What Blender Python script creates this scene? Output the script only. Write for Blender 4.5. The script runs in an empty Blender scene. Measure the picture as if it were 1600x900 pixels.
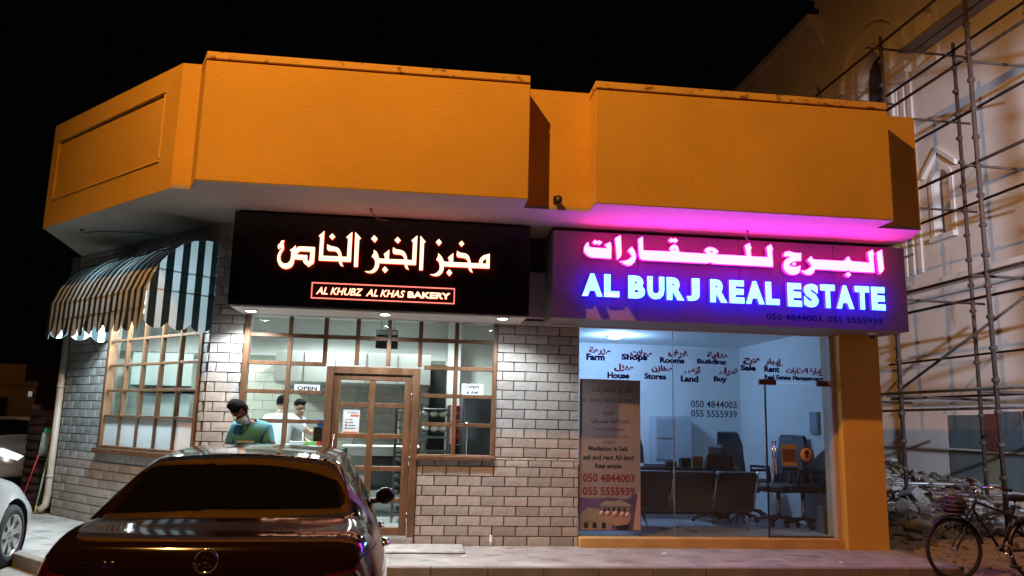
import bpy, bmesh, math, random
from mathutils import Vector, Matrix, noise
R_ = math.radians
random.seed(7)
sc = bpy.context.scene
C = sc.collection

# ------------------------------------------------------------------ camera
cam = bpy.data.cameras.new('camera'); cam.sensor_width = 36.0
cam.lens = 1211.0/1600*36.0; cam.clip_end = 500; cam.clip_start = .05
co = bpy.data.objects.new('camera', cam); C.objects.link(co); sc.camera = co
yaw, pitch, roll = R_(6.808), R_(9.813), R_(1.369)
fw = Vector((math.sin(yaw)*math.cos(pitch), math.cos(yaw)*math.cos(pitch), math.sin(pitch)))
rt = Vector((math.cos(yaw), -math.sin(yaw), 0)); up = rt.cross(fw)
r2 = rt*math.cos(roll)+up*math.sin(roll); u2 = up*math.cos(roll)-rt*math.sin(roll)
m = Matrix((r2, u2, -fw)).transposed().to_4x4(); m.translation = Vector((0, -10, 1.5236)); co.matrix_world = m

# ------------------------------------------------------------------ world, exposure
w = bpy.data.worlds.new('World'); sc.world = w; w.use_nodes = True
bg = w.node_tree.nodes['Background']; bg.inputs[0].default_value = (.0007, .0006, .0007, 1); bg.inputs[1].default_value = 1.0
sc.view_settings.view_transform = 'Standard'; sc.view_settings.look = 'None'
sc.view_settings.exposure = 0; sc.view_settings.gamma = 1
try:
    sc.cycles.use_denoising = True; sc.cycles.denoiser = 'OPENIMAGEDENOISE'
    sc.cycles.max_bounces = 6; sc.cycles.transparent_max_bounces = 12; sc.cycles.caustics_reflective = False
    sc.cycles.caustics_refractive = False; sc.cycles.sample_clamp_indirect = 4
except Exception: pass

# ------------------------------------------------------------------ lamps of the place (intensities)
SODIUM_W, SODIUM_C = 4700, (1, .455, .10)
FLOOD_W, FLOOD_C = 9500, (.66, .78, 1)
DOWN_W, DOWN_C = 165, (.84, .93, 1)
AWN_W, AWN_C = 280, (.66, .88, 1)
BAKE_W, BAKE_C = 330, (.92, 1, .98)
OFF_W, OFF_C = 95, (.45, .65, 1)
def light(name, kind, loc, power, col, size=.1, target=None, parent=None, spot=None, blend=.3, sx=None, sy=None):
    d = bpy.data.lights.new(name, kind); d.energy = power; d.color = col
    if kind == 'AREA':
        d.shape = 'RECTANGLE'; d.size = sx; d.size_y = sy
    else: d.shadow_soft_size = size
    if kind == 'SPOT': d.spot_size = spot; d.spot_blend = blend
    o = bpy.data.objects.new(name, d); C.objects.link(o); o.location = loc
    if target is not None: o.rotation_euler = (Vector(target)-Vector(loc)).to_track_quat('-Z', 'Y').to_euler()
    if parent:
        o.parent = parent; o.matrix_parent_inverse = Matrix.Translation(-parent.location)
    return o

# ------------------------------------------------------------------ materials
MATS = {}
def mat(name, base=(.5, .5, .5), rough=.6, metal=0., spec=.5, coat=0., ns=0., na=0., bump=0., bs=None, rnd=0., emit=None, es=0., stain=None, streak=None):
    if name in MATS: return MATS[name]
    m = bpy.data.materials.new(name); m.use_nodes = True; nt = m.node_tree; N = nt.nodes; L = nt.links
    b = N['Principled BSDF']
    b.inputs['Base Color'].default_value = (*base, 1); b.inputs['Roughness'].default_value = rough
    b.inputs['Metallic'].default_value = metal; b.inputs['Specular IOR Level'].default_value = spec
    b.inputs['Coat Weight'].default_value = coat; b.inputs['Coat Roughness'].default_value = .03
    tc = N.new('ShaderNodeTexCoord'); col = None
    def noi(scale, det=6, vec=None):
        n = N.new('ShaderNodeTexNoise'); n.inputs['Scale'].default_value = scale; n.inputs['Detail'].default_value = det
        n.inputs['Roughness'].default_value = .62
        L.new(vec or tc.outputs['Object'], n.inputs['Vector']); return n.outputs['Fac']
    def mixc(fac, a, bb, t='MIX'):
        x = N.new('ShaderNodeMix'); x.data_type = 'RGBA'; x.blend_type = t
        if isinstance(fac, float): x.inputs[0].default_value = fac
        else: L.new(fac, x.inputs[0])
        for k, v in ((6, a), (7, bb)):
            if isinstance(v, tuple): x.inputs[k].default_value = (*v, 1)
            else: L.new(v, x.inputs[k])
        return x.outputs[2]
    def ramp(f, a, bb):
        x = N.new('ShaderNodeMapRange'); x.inputs[1].default_value = a; x.inputs[2].default_value = bb; L.new(f, x.inputs[0]); return x.outputs[0]
    col = base
    if na:
        f = ramp(noi(ns), .3, .7)
        col = mixc(f, tuple(c*(1-na) for c in base), tuple(min(1, c*(1+na*.7)) for c in base))
        rr = N.new('ShaderNodeMapRange'); rr.inputs[3].default_value = max(.02, rough-.12); rr.inputs[4].default_value = min(1, rough+.12)
        L.new(f, rr.inputs[0]); L.new(rr.outputs[0], b.inputs['Roughness'])
    if streak:   # wood grain: (axis scale vector, dark colour)
        mp = N.new('ShaderNodeMapping'); mp.inputs['Scale'].default_value = streak[0]; L.new(tc.outputs['Object'], mp.inputs[0])
        f = ramp(noi(1.0, 5, mp.outputs[0]), .3, .72); col = mixc(f, streak[1], col)
    if stain:    # (scale, threshold, colour, vertical stretch)
        mp = N.new('ShaderNodeMapping'); mp.inputs['Scale'].default_value = stain[3]; L.new(tc.outputs['Object'], mp.inputs[0])
        f = ramp(noi(stain[0], 8, mp.outputs[0]), stain[1], stain[1]+.08); col = mixc(f, col, stain[2])
    if rnd:
        oi = N.new('ShaderNodeObjectInfo'); hs = N.new('ShaderNodeHueSaturation')
        mr = N.new('ShaderNodeMapRange'); mr.inputs[3].default_value = 1-rnd; mr.inputs[4].default_value = 1+rnd*.7
        L.new(oi.outputs['Random'], mr.inputs[0]); L.new(mr.outputs[0], hs.inputs['Value'])
        if isinstance(col, tuple): hs.inputs['Color'].default_value = (*col, 1)
        else: L.new(col, hs.inputs['Color'])
        col = hs.outputs[0]
    if not isinstance(col, tuple): L.new(col, b.inputs['Base Color'])
    if bump:
        bp = N.new('ShaderNodeBump'); bp.inputs['Strength'].default_value = bump; bp.inputs['Distance'].default_value = .01
        L.new(noi(bs or ns or 40), bp.inputs['Height']); L.new(bp.outputs[0], b.inputs['Normal'])
    if emit:
        b.inputs['Emission Color'].default_value = (*emit, 1); b.inputs['Emission Strength'].default_value = es
    MATS[name] = m; return m
def glass(name, tint=(1, 1, 1), ior=1.5, rough=.02, dirt=0.):
    if name in MATS: return MATS[name]
    m = bpy.data.materials.new(name); m.use_nodes = True; nt = m.node_tree; N = nt.nodes; L = nt.links; N.clear()
    o = N.new('ShaderNodeOutputMaterial'); t = N.new('ShaderNodeBsdfTransparent'); t.inputs[0].default_value = (*tint, 1)
    g = N.new('ShaderNodeBsdfGlossy'); g.inputs['Roughness'].default_value = rough; f = N.new('ShaderNodeFresnel'); f.inputs[0].default_value = ior
    x = N.new('ShaderNodeMixShader'); ge = N.new('ShaderNodeNewGeometry'); iv = N.new('ShaderNodeMath'); iv.operation = 'SUBTRACT'; iv.inputs[0].default_value = 1; L.new(ge.outputs['Backfacing'], iv.inputs[1])
    mu = N.new('ShaderNodeMath'); mu.operation = 'MULTIPLY'; L.new(f.outputs[0], mu.inputs[0]); L.new(iv.outputs[0], mu.inputs[1])
    L.new(mu.outputs[0], x.inputs[0]); L.new(t.outputs[0], x.inputs[1]); L.new(g.outputs[0], x.inputs[2])
    out = x.outputs[0]
    if dirt:
        d = N.new('ShaderNodeBsdfDiffuse'); d.inputs[0].default_value = (.6, .6, .62, 1); n = N.new('ShaderNodeTexNoise'); n.inputs['Scale'].default_value = 3.
        tc = N.new('ShaderNodeTexCoord'); L.new(tc.outputs['Object'], n.inputs['Vector'])
        mr = N.new('ShaderNodeMapRange'); mr.inputs[1].default_value = .35; mr.inputs[2].default_value = .8; mr.inputs[3].default_value = dirt*.4; mr.inputs[4].default_value = dirt
        L.new(n.outputs[0], mr.inputs[0]); y = N.new('ShaderNodeMixShader'); L.new(mr.outputs[0], y.inputs[0]); L.new(out, y.inputs[1]); L.new(d.outputs[0], y.inputs[2]); out = y.outputs[0]
    L.new(out, o.inputs[0]); MATS[name] = m; return m
def vinyl(name, tint, col):
    # coloured translucent film stuck on glass
    if name in MATS: return MATS[name]
    m = bpy.data.materials.new(name); m.use_nodes = True; nt = m.node_tree; N = nt.nodes; L = nt.links; N.clear()
    o = N.new('ShaderNodeOutputMaterial'); t = N.new('ShaderNodeBsdfTransparent'); t.inputs[0].default_value = (*tint, 1); d = N.new('ShaderNodeBsdfDiffuse'); d.inputs[0].default_value = (*col, 1)
    x = N.new('ShaderNodeMixShader'); x.inputs[0].default_value = .35; L.new(t.outputs[0], x.inputs[1]); L.new(d.outputs[0], x.inputs[2]); L.new(x.outputs[0], o.inputs[0]); MATS[name] = m; return m
def emis(name, col, s):
    return mat(name, (.8, .8, .8), .5, emit=col, es=s)

ORANGE = mat('ochre stucco', (.76, .445, .085), .85, ns=.9, na=.11, bump=.6, bs=38, spec=.2, stain=(2.2, .63, (.66, .37, .07), (1.6, 1.6, .22)))
ORANGE2 = mat('ochre stucco coping', (.76, .47, .12), .85, ns=3, na=.12, bump=.3, bs=55, spec=.2, stain=(7.5, .56, (.26, .12, .03), (1, 1, 2)))
SOFFIT = mat('cream soffit paint', (.46, .42, .37), .8, ns=1.2, na=.10, spec=.2, bump=.15, bs=30)
TILE = mat('stone cladding tile', (.40, .365, .335), .8, ns=7, na=.24, bump=.5, bs=24, rnd=.20, spec=.25, stain=(3.0, .60, (.27, .22, .18), (1, 1, 2.2)))
GROUT = mat('dark grout', (.085, .08, .075), .9, ns=20, na=.2)
WOOD = mat('brown window wood', (.20, .098, .05), .42, ns=4, na=.1, streak=((14, 14, 2.5), (.10, .045, .02)), spec=.45)
GLASS = glass('window glass', (.93, .97, .96), 1.45)
SHOPGLASS = glass('shop glass', (.80, .88, .96), 1.5, .02, .035)
WHITEP = mat('white plaster', (.74, .76, .74), .8, ns=2, na=.04)
CEIL = mat('white ceiling', (.78, .8, .8), .8, ns=2, na=.03)
ITILE = mat('pale green wall tile', (.63, .65, .57), .35, ns=6, na=.08, rnd=.06)
IGROUT = mat('wall tile grout', (.20, .23, .19), .8)
STEEL = mat('brushed steel', (.52, .53, .51), .34, metal=.75)
DSTEEL = mat('dark steel', (.16, .17, .17), .4, metal=.8, ns=6, na=.2)
BLACKP = mat('black panel', (.012, .010, .011), .28, spec=.5, ns=3, na=.2)
BLACK = mat('black plastic', (.014, .014, .016), .4, ns=8, na=.2)
WHITE = mat('white paint', (.78, .78, .76), .6, ns=5, na=.06)
CHROME = mat('chrome', (.72, .72, .74), .14, metal=1.)
CONC = mat('pavement concrete', (.36, .35, .34), .85, ns=2.6, na=.30, bump=.5, bs=30, stain=(2.3, .55, (.22, .21, .20), (1, 1.6, 1)))
KERB = mat('kerb concrete', (.22, .20, .18), .85, ns=4, na=.25, bump=.3, bs=25)
ROADM = mat('pale concrete road', (.27, .255, .235), .85, ns=3.2, na=.25, bump=.35, bs=40)
DIRT = mat('sandy dirt', (.30, .22, .15), .95, ns=5, na=.35, bump=.8, bs=14)
BLDW = mat('cream render', (.74, .67, .64), .85, ns=1.1, na=.10, bump=.25, bs=25, spec=.2, stain=(1.1, .66, (.44, .36, .29), (1, 1, .35)))
RUST = mat('rusty scaffold steel', (.075, .045, .035), .7, metal=.35, ns=12, na=.4, bump=.3, bs=60)
GALV = mat('galvanised tube', (.40, .39, .38), .5, metal=.6, ns=10, na=.3)
RUBBER = mat('tyre rubber', (.018, .018, .019), .8, ns=20, na=.2)
FASC_IN = mat('dark gap paint', (.05, .045, .045), .8)

# ------------------------------------------------------------------ mesh helpers
class MB:
    def __init__(s): s.v = []; s.f = []; s.mi = []; s.sm = []
    def add(s, vs, fs, mi=0, smooth=False):
        o = len(s.v); s.v += [tuple(p) for p in vs]
        for f in fs: s.f.append(tuple(i+o for i in f)); s.mi.append(mi); s.sm.append(smooth)
        return s
    def box(s, x0, x1, y0, y1, z0, z1, mi=0):
        v = [(x, y, z) for x in (x0, x1) for y in (y0, y1) for z in (z0, z1)]
        return s.add(v, [(0, 1, 3, 2), (4, 6, 7, 5), (0, 4, 5, 1), (2, 3, 7, 6), (0, 2, 6, 4), (1, 5, 7, 3)], mi)
    def prism(s, poly, a, b, f, mi=0):     # poly 2d, f(u,v,w) -> 3d, w from a to b
        n = len(poly); v = [f(u, q, a) for u, q in poly]+[f(u, q, b) for u, q in poly]
        return s.add(v, [tuple(range(n))[::-1], tuple(range(n, 2*n))]+[(i, (i+1) % n, n+(i+1) % n, n+i) for i in range(n)], mi)
    def tube(s, pts, r, n=8, mi=0, cap=True, smooth=True):
        pts = [Vector(p) for p in pts]; rs = r if isinstance(r, (list, tuple)) else [r]*len(pts)
        base = len(s.v); vs = []; ref = None
        for i, p in enumerate(pts):
            d = (pts[min(i+1, len(pts)-1)]-pts[max(i-1, 0)]).normalized()
            if ref is None: ref = Vector((0, 0, 1)) if abs(d.z) < .9 else Vector((1, 0, 0))
            a = d.cross(ref).normalized(); b = d.cross(a).normalized(); ref = -b if False else ref
            for k in range(n):
                t = 2*math.pi*k/n; vs.append(p+(a*math.cos(t)+b*math.sin(t))*rs[i])
        fs = [(i*n+k, i*n+(k+1) % n, (i+1)*n+(k+1) % n, (i+1)*n+k) for i in range(len(pts)-1) for k in range(n)]
        s.add(vs, fs, mi, smooth)
        if cap:
            q = len(s.f)
            s.f.append(tuple(base+k for k in range(n))[::-1]); s.mi.append(mi); s.sm.append(False)
            e = base+(len(pts)-1)*n; s.f.append(tuple(e+k for k in range(n))); s.mi.append(mi); s.sm.append(False)
        return s
    def lathe(s, prof, c, axis, n=24, mi=0, closed=False):   # prof: (radius, along)
        c = Vector(c); d = Vector(axis).normalized(); ref = Vector((0, 0, 1)) if abs(d.z) < .9 else Vector((1, 0, 0))
        a = d.cross(ref).normalized(); b = d.cross(a); vs = []
        for r, h in prof:
            for k in range(n):
                t = 2*math.pi*k/n; vs.append(c+d*h+(a*math.cos(t)+b*math.sin(t))*r)
        m_ = len(prof); rng = range(m_ if closed else m_-1)
        return s.add(vs, [(i*n+k, i*n+(k+1) % n, ((i+1) % m_)*n+(k+1) % n, ((i+1) % m_)*n+k) for i in rng for k in range(n)], mi, True)
    def ball(s, c, r, n=10, mi=0, sc_=(1, 1, 1)):
        prof = [(r*math.sin(math.pi*i/n)+1e-5, -r*math.cos(math.pi*i/n)) for i in range(n+1)]; o = len(s.v)
        s.lathe(prof, (0, 0, 0), (0, 0, 1), n+4, mi)
        for i in range(o, len(s.v)): s.v[i] = tuple(s.v[i][k]*sc_[k]+c[k] for k in range(3))
        return s
    def mesh(s, name, mats):
        me = bpy.data.meshes.new(name); me.from_pydata(s.v, [], s.f)
        for q in (mats if isinstance(mats, (list, tuple)) else [mats]): me.materials.append(q)
        for p, k, t in zip(me.polygons, s.mi, s.sm): p.material_index = k; p.use_smooth = t
        b = bmesh.new(); b.from_mesh(me); bmesh.ops.recalc_face_normals(b, faces=b.faces); b.to_mesh(me); b.free()
        return me
    def build(s, name, mats, parent=None, bevel=0, **tags):
        o = link(name, s.mesh(name, mats), parent)
        if bevel: add_bevel(o, bevel)
        for k, v in tags.items(): o[k] = v
        return o
def add_bevel(o, wd, seg=1):
    b = bmesh.new(); b.from_mesh(o.data)
    es = [e for e in b.edges if len(e.link_faces) == 2 and e.calc_face_angle(0) > .6]
    bmesh.ops.bevel(b, geom=es, offset=wd, segments=seg, affect='EDGES', profile=.6, clamp_overlap=True)
    b.to_mesh(o.data); b.free()
def link(name, me, parent=None):
    o = bpy.data.objects.new(name, me); C.objects.link(o)
    if parent:
        o.parent = parent; o.matrix_parent_inverse = Matrix.Translation(-parent.location) if parent.parent is None and parent.type == 'EMPTY' else Matrix()
    return o
def tag(o, label=None, cat=None, group=None, kind=None):
    if label: o['label'] = label
    if cat: o['category'] = cat
    if group: o['group'] = group
    if kind: o['kind'] = kind
    return o
def thing(name, label, cat, loc=(0, 0, 0), group=None):
    o = bpy.data.objects.new(name, None); C.objects.link(o); o.location = loc; o.empty_display_size = .2
    return tag(o, label, cat, group)
# local parts: geometry written in world coordinates; parents placed at a base point keep a pure translation inverse
def box(name, b, m, parent=None, bevel=0): return MB().box(*b).build(name, m, parent, bevel)
def facade(y):                         # 2d (x,z) outline on a plane facing -y
    return lambda u, q, w_: (u, y+w_, q)
def poly_fill(outer, holes, y, thick, name, mats, parent, mi_side=1):
    """extruded letter outline with holes, front at y, body back to y+thick"""
    cu = bpy.data.curves.new(name, 'CURVE'); cu.dimensions = '2D'; cu.fill_mode = 'BOTH'; cu.extrude = thick/2
    for ring in [outer]+list(holes):
        sp = cu.splines.new('POLY'); sp.points.add(len(ring)-1)
        for p, (u, q) in zip(sp.points, ring): p.co = (u, q, 0, 1)
        sp.use_cyclic_u = True
    o = bpy.data.objects.new(name, cu); C.objects.link(o)
    dg = bpy.context.evaluated_depsgraph_get(); me = bpy.data.meshes.new_from_object(o.evaluated_get(dg)); bpy.data.objects.remove(o); bpy.data.curves.remove(cu)
    for v in me.vertices: a, b_, c_ = v.co; v.co = (a, y+thick/2-c_, b_)
    return finish_letter(me, name, mats, parent)
def finish_letter(me, name, mats, parent):
    me.materials.clear()
    mats = mats if isinstance(mats, (list, tuple)) else [mats]
    for q in mats: me.materials.append(q)
    me.update()
    for p in me.polygons:
        p.use_smooth = False; p.material_index = 0 if (len(mats) == 1 or p.normal.y < -.9) else (1 if p.normal.y < .9 else len(mats)-1)
    me.name = name
    return link(name, me, parent)
F_ = {'ا':'ﺍﺎ','أ':'ﺃﺄ','إ':'ﺇﺈ','ب':'ﺏﺐﺑﺒ','ت':'ﺕﺖﺗﺘ','ث':'ﺙﺚﺛﺜ','ج':'ﺝﺞﺟﺠ','ح':'ﺡﺢﺣﺤ','خ':'ﺥﺦﺧﺨ','د':'ﺩﺪ','ر':'ﺭﺮ','ز':'ﺯﺰ','س':'ﺱﺲﺳﺴ','ش':'ﺵﺶﺷﺸ','ص':'ﺹﺺﺻﺼ','ض':'ﺽﺾﺿﻀ','ع':'ﻉﻊﻋﻌ','غ':'ﻍﻎﻏﻐ','ف':'ﻑﻒﻓﻔ','ق':'ﻕﻖﻗﻘ','ل':'ﻝﻞﻟﻠ','م':'ﻡﻢﻣﻤ','ن':'ﻥﻦﻧﻨ','ه':'ﻩﻪﻫﻬ','و':'ﻭﻮ','ي':'ﻱﻲﻳﻴ','ة':'ﺓﺔ','ء':'ﺀ'}
LA_ = {'ا':'ﻻﻼ','أ':'ﻷﻸ'}
def arabic(s):
    out = []; prev = False; i = 0
    while i < len(s):
        c = s[i]
        if c not in F_: out.append(c); prev = False; i += 1; continue
        if c == 'ل' and i+1 < len(s) and s[i+1] in LA_:
            out.append(LA_[s[i+1]][1 if prev else 0]); prev = False; i += 2; continue
        f = F_[c]; nxt = i+1 < len(s) and s[i+1] in F_ and s[i+1] != 'ء'
        if len(f) == 4: out.append(f[3 if prev and nxt else 1 if prev else 2 if nxt else 0]); prev = True
        else: out.append(f[1] if prev and len(f) == 2 else f[0]); prev = False
        i += 1
    return ''.join(reversed(out))
def text(name, s, bx, y, m, parent, thick=.002, bold=0., shear=0., ar=False, xf=None):
    """lettering fitted to the box bx = (x0,x1,z0,z1) on the plane y, facing -y"""
    cu = bpy.data.curves.new(name, 'FONT'); cu.body = arabic(s) if ar else s; cu.extrude = .05; cu.offset = bold; cu.shear = shear; cu.resolution_u = 3
    o = bpy.data.objects.new(name, cu); C.objects.link(o); bpy.context.view_layer.update()
    dg = bpy.context.evaluated_depsgraph_get(); me = bpy.data.meshes.new_from_object(o.evaluated_get(dg)); bpy.data.objects.remove(o); bpy.data.curves.remove(cu)
    xs = [v.co.x for v in me.vertices]; zs = [v.co.y for v in me.vertices]
    x0, x1, z0, z1 = bx; ax, bx_ = min(xs), max(xs); az, bz = min(zs), max(zs)
    for v in me.vertices:
        u = x0+(v.co.x-ax)/(bx_-ax)*(x1-x0); q = z0+(v.co.y-az)/(bz-az)*(z1-z0); dpt = y+thick/2-(v.co.z/.05)*thick/2
        v.co = xf(u, q, dpt) if xf else (u, dpt, q)
    return finish_letter(me, name, m, parent)
def skin(verts, edges, rad, name, m, parent=None, sub=2, root=0):
    me = bpy.data.meshes.new(name); me.from_pydata(verts, edges, []); o = bpy.data.objects.new(name, me); C.objects.link(o)
    md = o.modifiers.new('s', 'SKIN'); md.use_smooth_shade = True
    for i, sv in enumerate(me.skin_vertices[0].data):
        r = rad[i]; sv.radius = (r, r) if not isinstance(r, tuple) else r; sv.use_root = (i == root)
    sd = o.modifiers.new('d', 'SUBSURF'); sd.levels = sub; sd.render_levels = sub
    dg = bpy.context.evaluated_depsgraph_get(); nm = bpy.data.meshes.new_from_object(o.evaluated_get(dg)); bpy.data.objects.remove(o); bpy.data.meshes.remove(me)
    nm.materials.clear(); nm.materials.append(m)
    for p in nm.polygons: p.use_smooth = True
    nm.name = name
    return nm
BK = [([(-1.634,3.587),(-1.639,3.571),(-1.642,3.546),(-1.635,3.512),(-1.632,3.485),(-1.641,3.463),(-1.659,3.432),(-1.667,3.393),(-1.663,3.359),(-1.652,3.332),(-1.627,3.311),(-1.601,3.307),(-1.575,3.315),(-1.554,3.337),(-1.544,3.365),(-1.542,3.406),(-1.544,3.458),(-1.561,3.473),(-1.529,3.497),(-1.500,3.534),(-1.494,3.492),(-1.471,3.517),(-1.445,3.523),(-1.274,3.524),(-1.272,3.420),(-1.272,3.351),(-1.280,3.323),(-1.304,3.306),(-1.334,3.281),(-1.350,3.297),(-1.381,3.318),(-1.399,3.345),(-1.404,3.365),(-1.503,3.365),(-1.505,3.326),(-1.520,3.284),(-1.551,3.255),(-1.593,3.244),(-1.636,3.254),(-1.671,3.283),(-1.693,3.330),(-1.700,3.371),(-1.694,3.420),(-1.671,3.469),(-1.659,3.494),(-1.667,3.502),(-1.680,3.496),(-1.690,3.476),(-1.703,3.502),(-1.702,3.530),(-1.687,3.543),(-1.676,3.545),(-1.675,3.566),(-1.663,3.583)],[[(-1.487,3.422),(-1.447,3.466),(-1.322,3.467),(-1.325,3.362),(-1.338,3.348),(-1.353,3.361),(-1.357,3.422)]]),
([(-1.176,3.728),(-1.238,3.662),(-1.219,3.647),(-1.220,3.366),(-0.984,3.366),(-0.976,3.337),(-0.957,3.314),(-0.927,3.304),(-0.942,3.332),(-0.950,3.365),(-0.844,3.367),(-0.846,3.732),(-0.914,3.665),(-0.891,3.645),(-0.892,3.424),(-0.953,3.423),(-0.963,3.470),(-0.985,3.511),(-1.017,3.534),(-1.054,3.541),(-1.101,3.550),(-1.132,3.567),(-1.132,3.514),(-1.121,3.493),(-1.101,3.487),(-1.044,3.488),(-1.017,3.478),(-0.995,3.451),(-0.985,3.424),(-1.176,3.423)],[]),
([(-1.082,3.701),(-1.045,3.665),(-1.079,3.625),(-1.115,3.663)],[]),
([(-0.812,3.733),(-0.740,3.662),(-0.761,3.645),(-0.759,3.310),(-0.804,3.309)],[]),
([(-0.583,3.707),(-0.543,3.663),(-0.575,3.618),(-0.619,3.664)],[]),
([(-0.305,3.701),(-0.266,3.660),(-0.300,3.621),(-0.340,3.660)],[]),
([(-0.439,3.331),(-0.400,3.290),(-0.434,3.250),(-0.471,3.291)],[]),
([(-0.581,3.527),(-0.578,3.490),(-0.601,3.442),(-0.578,3.427),(-0.560,3.399),(-0.555,3.353),(-0.562,3.314),(-0.583,3.280),(-0.613,3.262),(-0.674,3.260),(-0.644,3.245),(-0.599,3.239),(-0.559,3.252),(-0.529,3.283),(-0.512,3.323),(-0.508,3.367),(-0.206,3.367),(-0.201,3.338),(-0.185,3.315),(-0.151,3.302),(-0.167,3.333),(-0.176,3.365),(-0.070,3.365),(-0.068,3.731),(-0.137,3.665),(-0.117,3.646),(-0.117,3.422),(-0.177,3.422),(-0.185,3.463),(-0.203,3.502),(-0.230,3.530),(-0.263,3.540),(-0.320,3.547),(-0.353,3.570),(-0.355,3.514),(-0.346,3.493),(-0.324,3.486),(-0.266,3.485),(-0.234,3.474),(-0.217,3.448),(-0.211,3.424),(-0.397,3.421),(-0.396,3.535),(-0.460,3.479),(-0.446,3.457),(-0.446,3.421),(-0.514,3.424),(-0.526,3.466),(-0.547,3.504)],[]),
([(-0.031,3.729),(0.034,3.658),(0.016,3.644),(0.015,3.305),(-0.028,3.305)],[]),
([(0.194,3.700),(0.229,3.661),(0.197,3.616),(0.158,3.661)],[]),
([(0.471,3.694),(0.503,3.657),(0.473,3.620),(0.439,3.657)],[]),
([(0.334,3.332),(0.370,3.289),(0.337,3.248),(0.301,3.291)],[]),
([(0.192,3.525),(0.194,3.495),(0.173,3.441),(0.197,3.426),(0.213,3.397),(0.219,3.345),(0.210,3.311),(0.184,3.280),(0.156,3.263),(0.104,3.257),(0.135,3.245),(0.173,3.239),(0.218,3.251),(0.249,3.284),(0.263,3.320),(0.266,3.365),(0.564,3.364),(0.573,3.338),(0.590,3.317),(0.620,3.303),(0.606,3.330),(0.596,3.363),(0.822,3.364),(0.819,3.550),(0.789,3.537),(0.747,3.524),(0.712,3.494),(0.695,3.460),(0.691,3.422),(0.592,3.420),(0.582,3.461),(0.565,3.504),(0.537,3.531),(0.505,3.539),(0.453,3.543),(0.420,3.565),(0.416,3.513),(0.425,3.492),(0.448,3.485),(0.500,3.483),(0.533,3.472),(0.552,3.447),(0.559,3.422),(0.376,3.421),(0.375,3.534),(0.312,3.475),(0.325,3.455),(0.325,3.420),(0.263,3.423),(0.252,3.452),(0.234,3.484)],[[(0.781,3.485),(0.782,3.421),(0.733,3.421),(0.736,3.449),(0.751,3.471)]])]
RE = [([(2.034,3.737),(2.038,3.685),(2.070,3.674),(2.273,3.671),(2.240,3.718),(2.309,3.754),(2.325,3.708),(2.321,3.545),(2.067,3.550),(2.015,3.575),(1.980,3.617),(1.982,3.674),(2.006,3.720)],[]),
([(2.117,3.770),(2.143,3.754),(2.173,3.769),(2.206,3.742),(2.174,3.710),(2.147,3.725),(2.119,3.712),(2.084,3.740)],[]),
([(2.442,3.849),(2.453,3.641),(2.450,3.600),(2.435,3.567),(2.396,3.533),(2.370,3.806)],[]),
([(2.584,3.709),(2.615,3.666),(2.635,3.614),(2.635,3.561),(2.614,3.511),(2.573,3.473),(2.541,3.466),(2.492,3.481),(2.429,3.517),(2.484,3.523),(2.541,3.544),(2.586,3.587),(2.566,3.622),(2.529,3.655)],[]),
([(2.666,3.811),(2.724,3.843),(2.729,3.680),(2.737,3.670),(3.088,3.672),(3.069,3.705),(3.084,3.739),(3.118,3.761),(3.143,3.765),(3.175,3.743),(3.195,3.671),(3.563,3.666),(3.524,3.701),(3.534,3.732),(3.583,3.755),(3.636,3.752),(3.680,3.731),(3.708,3.701),(3.666,3.666),(4.080,3.665),(4.057,3.803),(4.123,3.836),(4.132,3.793),(4.146,3.777),(4.131,3.753),(4.136,3.663),(4.361,3.664),(4.344,3.796),(4.408,3.834),(4.417,3.800),(4.431,3.774),(4.418,3.760),(4.423,3.544),(3.632,3.546),(3.596,3.563),(3.561,3.547),(2.729,3.548),(2.692,3.564),(2.676,3.603)],[[(3.130,3.716),(3.158,3.675),(3.117,3.703)],[(3.582,3.706),(3.635,3.707),(3.617,3.683)]]),
([(3.094,3.848),(3.117,3.831),(3.144,3.849),(3.181,3.820),(3.147,3.787),(3.118,3.805),(3.091,3.787),(3.056,3.815)],[]),
([(4.575,3.683),(4.572,3.716),(4.597,3.747),(4.646,3.757),(4.703,3.741),(4.751,3.736),(4.808,3.739),(4.801,3.638),(4.737,3.632),(4.679,3.616),(4.644,3.588),(4.648,3.565),(4.696,3.553),(4.754,3.561),(4.791,3.579),(4.786,3.520),(4.765,3.477),(4.711,3.453),(4.653,3.453),(4.596,3.483),(4.564,3.528),(4.561,3.575),(4.578,3.623),(4.613,3.657),(4.667,3.685),(4.624,3.690)],[]),
([(4.708,3.615),(4.736,3.593),(4.706,3.568),(4.676,3.590)],[]),
([(4.939,3.706),(4.967,3.665),(5.372,3.663),(5.408,3.680),(5.429,3.716),(5.462,3.721),(5.465,3.690),(5.491,3.667),(5.735,3.658),(5.716,3.797),(5.787,3.832),(5.795,3.796),(5.805,3.768),(5.790,3.753),(5.797,3.533),(5.459,3.534),(5.440,3.551),(5.410,3.536),(4.987,3.541),(4.964,3.491),(4.924,3.461),(4.885,3.460),(4.837,3.476),(4.790,3.509),(4.858,3.516),(4.908,3.545),(4.944,3.582),(4.921,3.616),(4.886,3.652)],[]),
([(5.434,3.523),(5.473,3.492),(5.433,3.457),(5.390,3.488)],[]),
([(5.915,3.839),(5.927,3.594),(5.915,3.560),(5.867,3.517),(5.855,3.562),(5.840,3.799)],[])]
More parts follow.
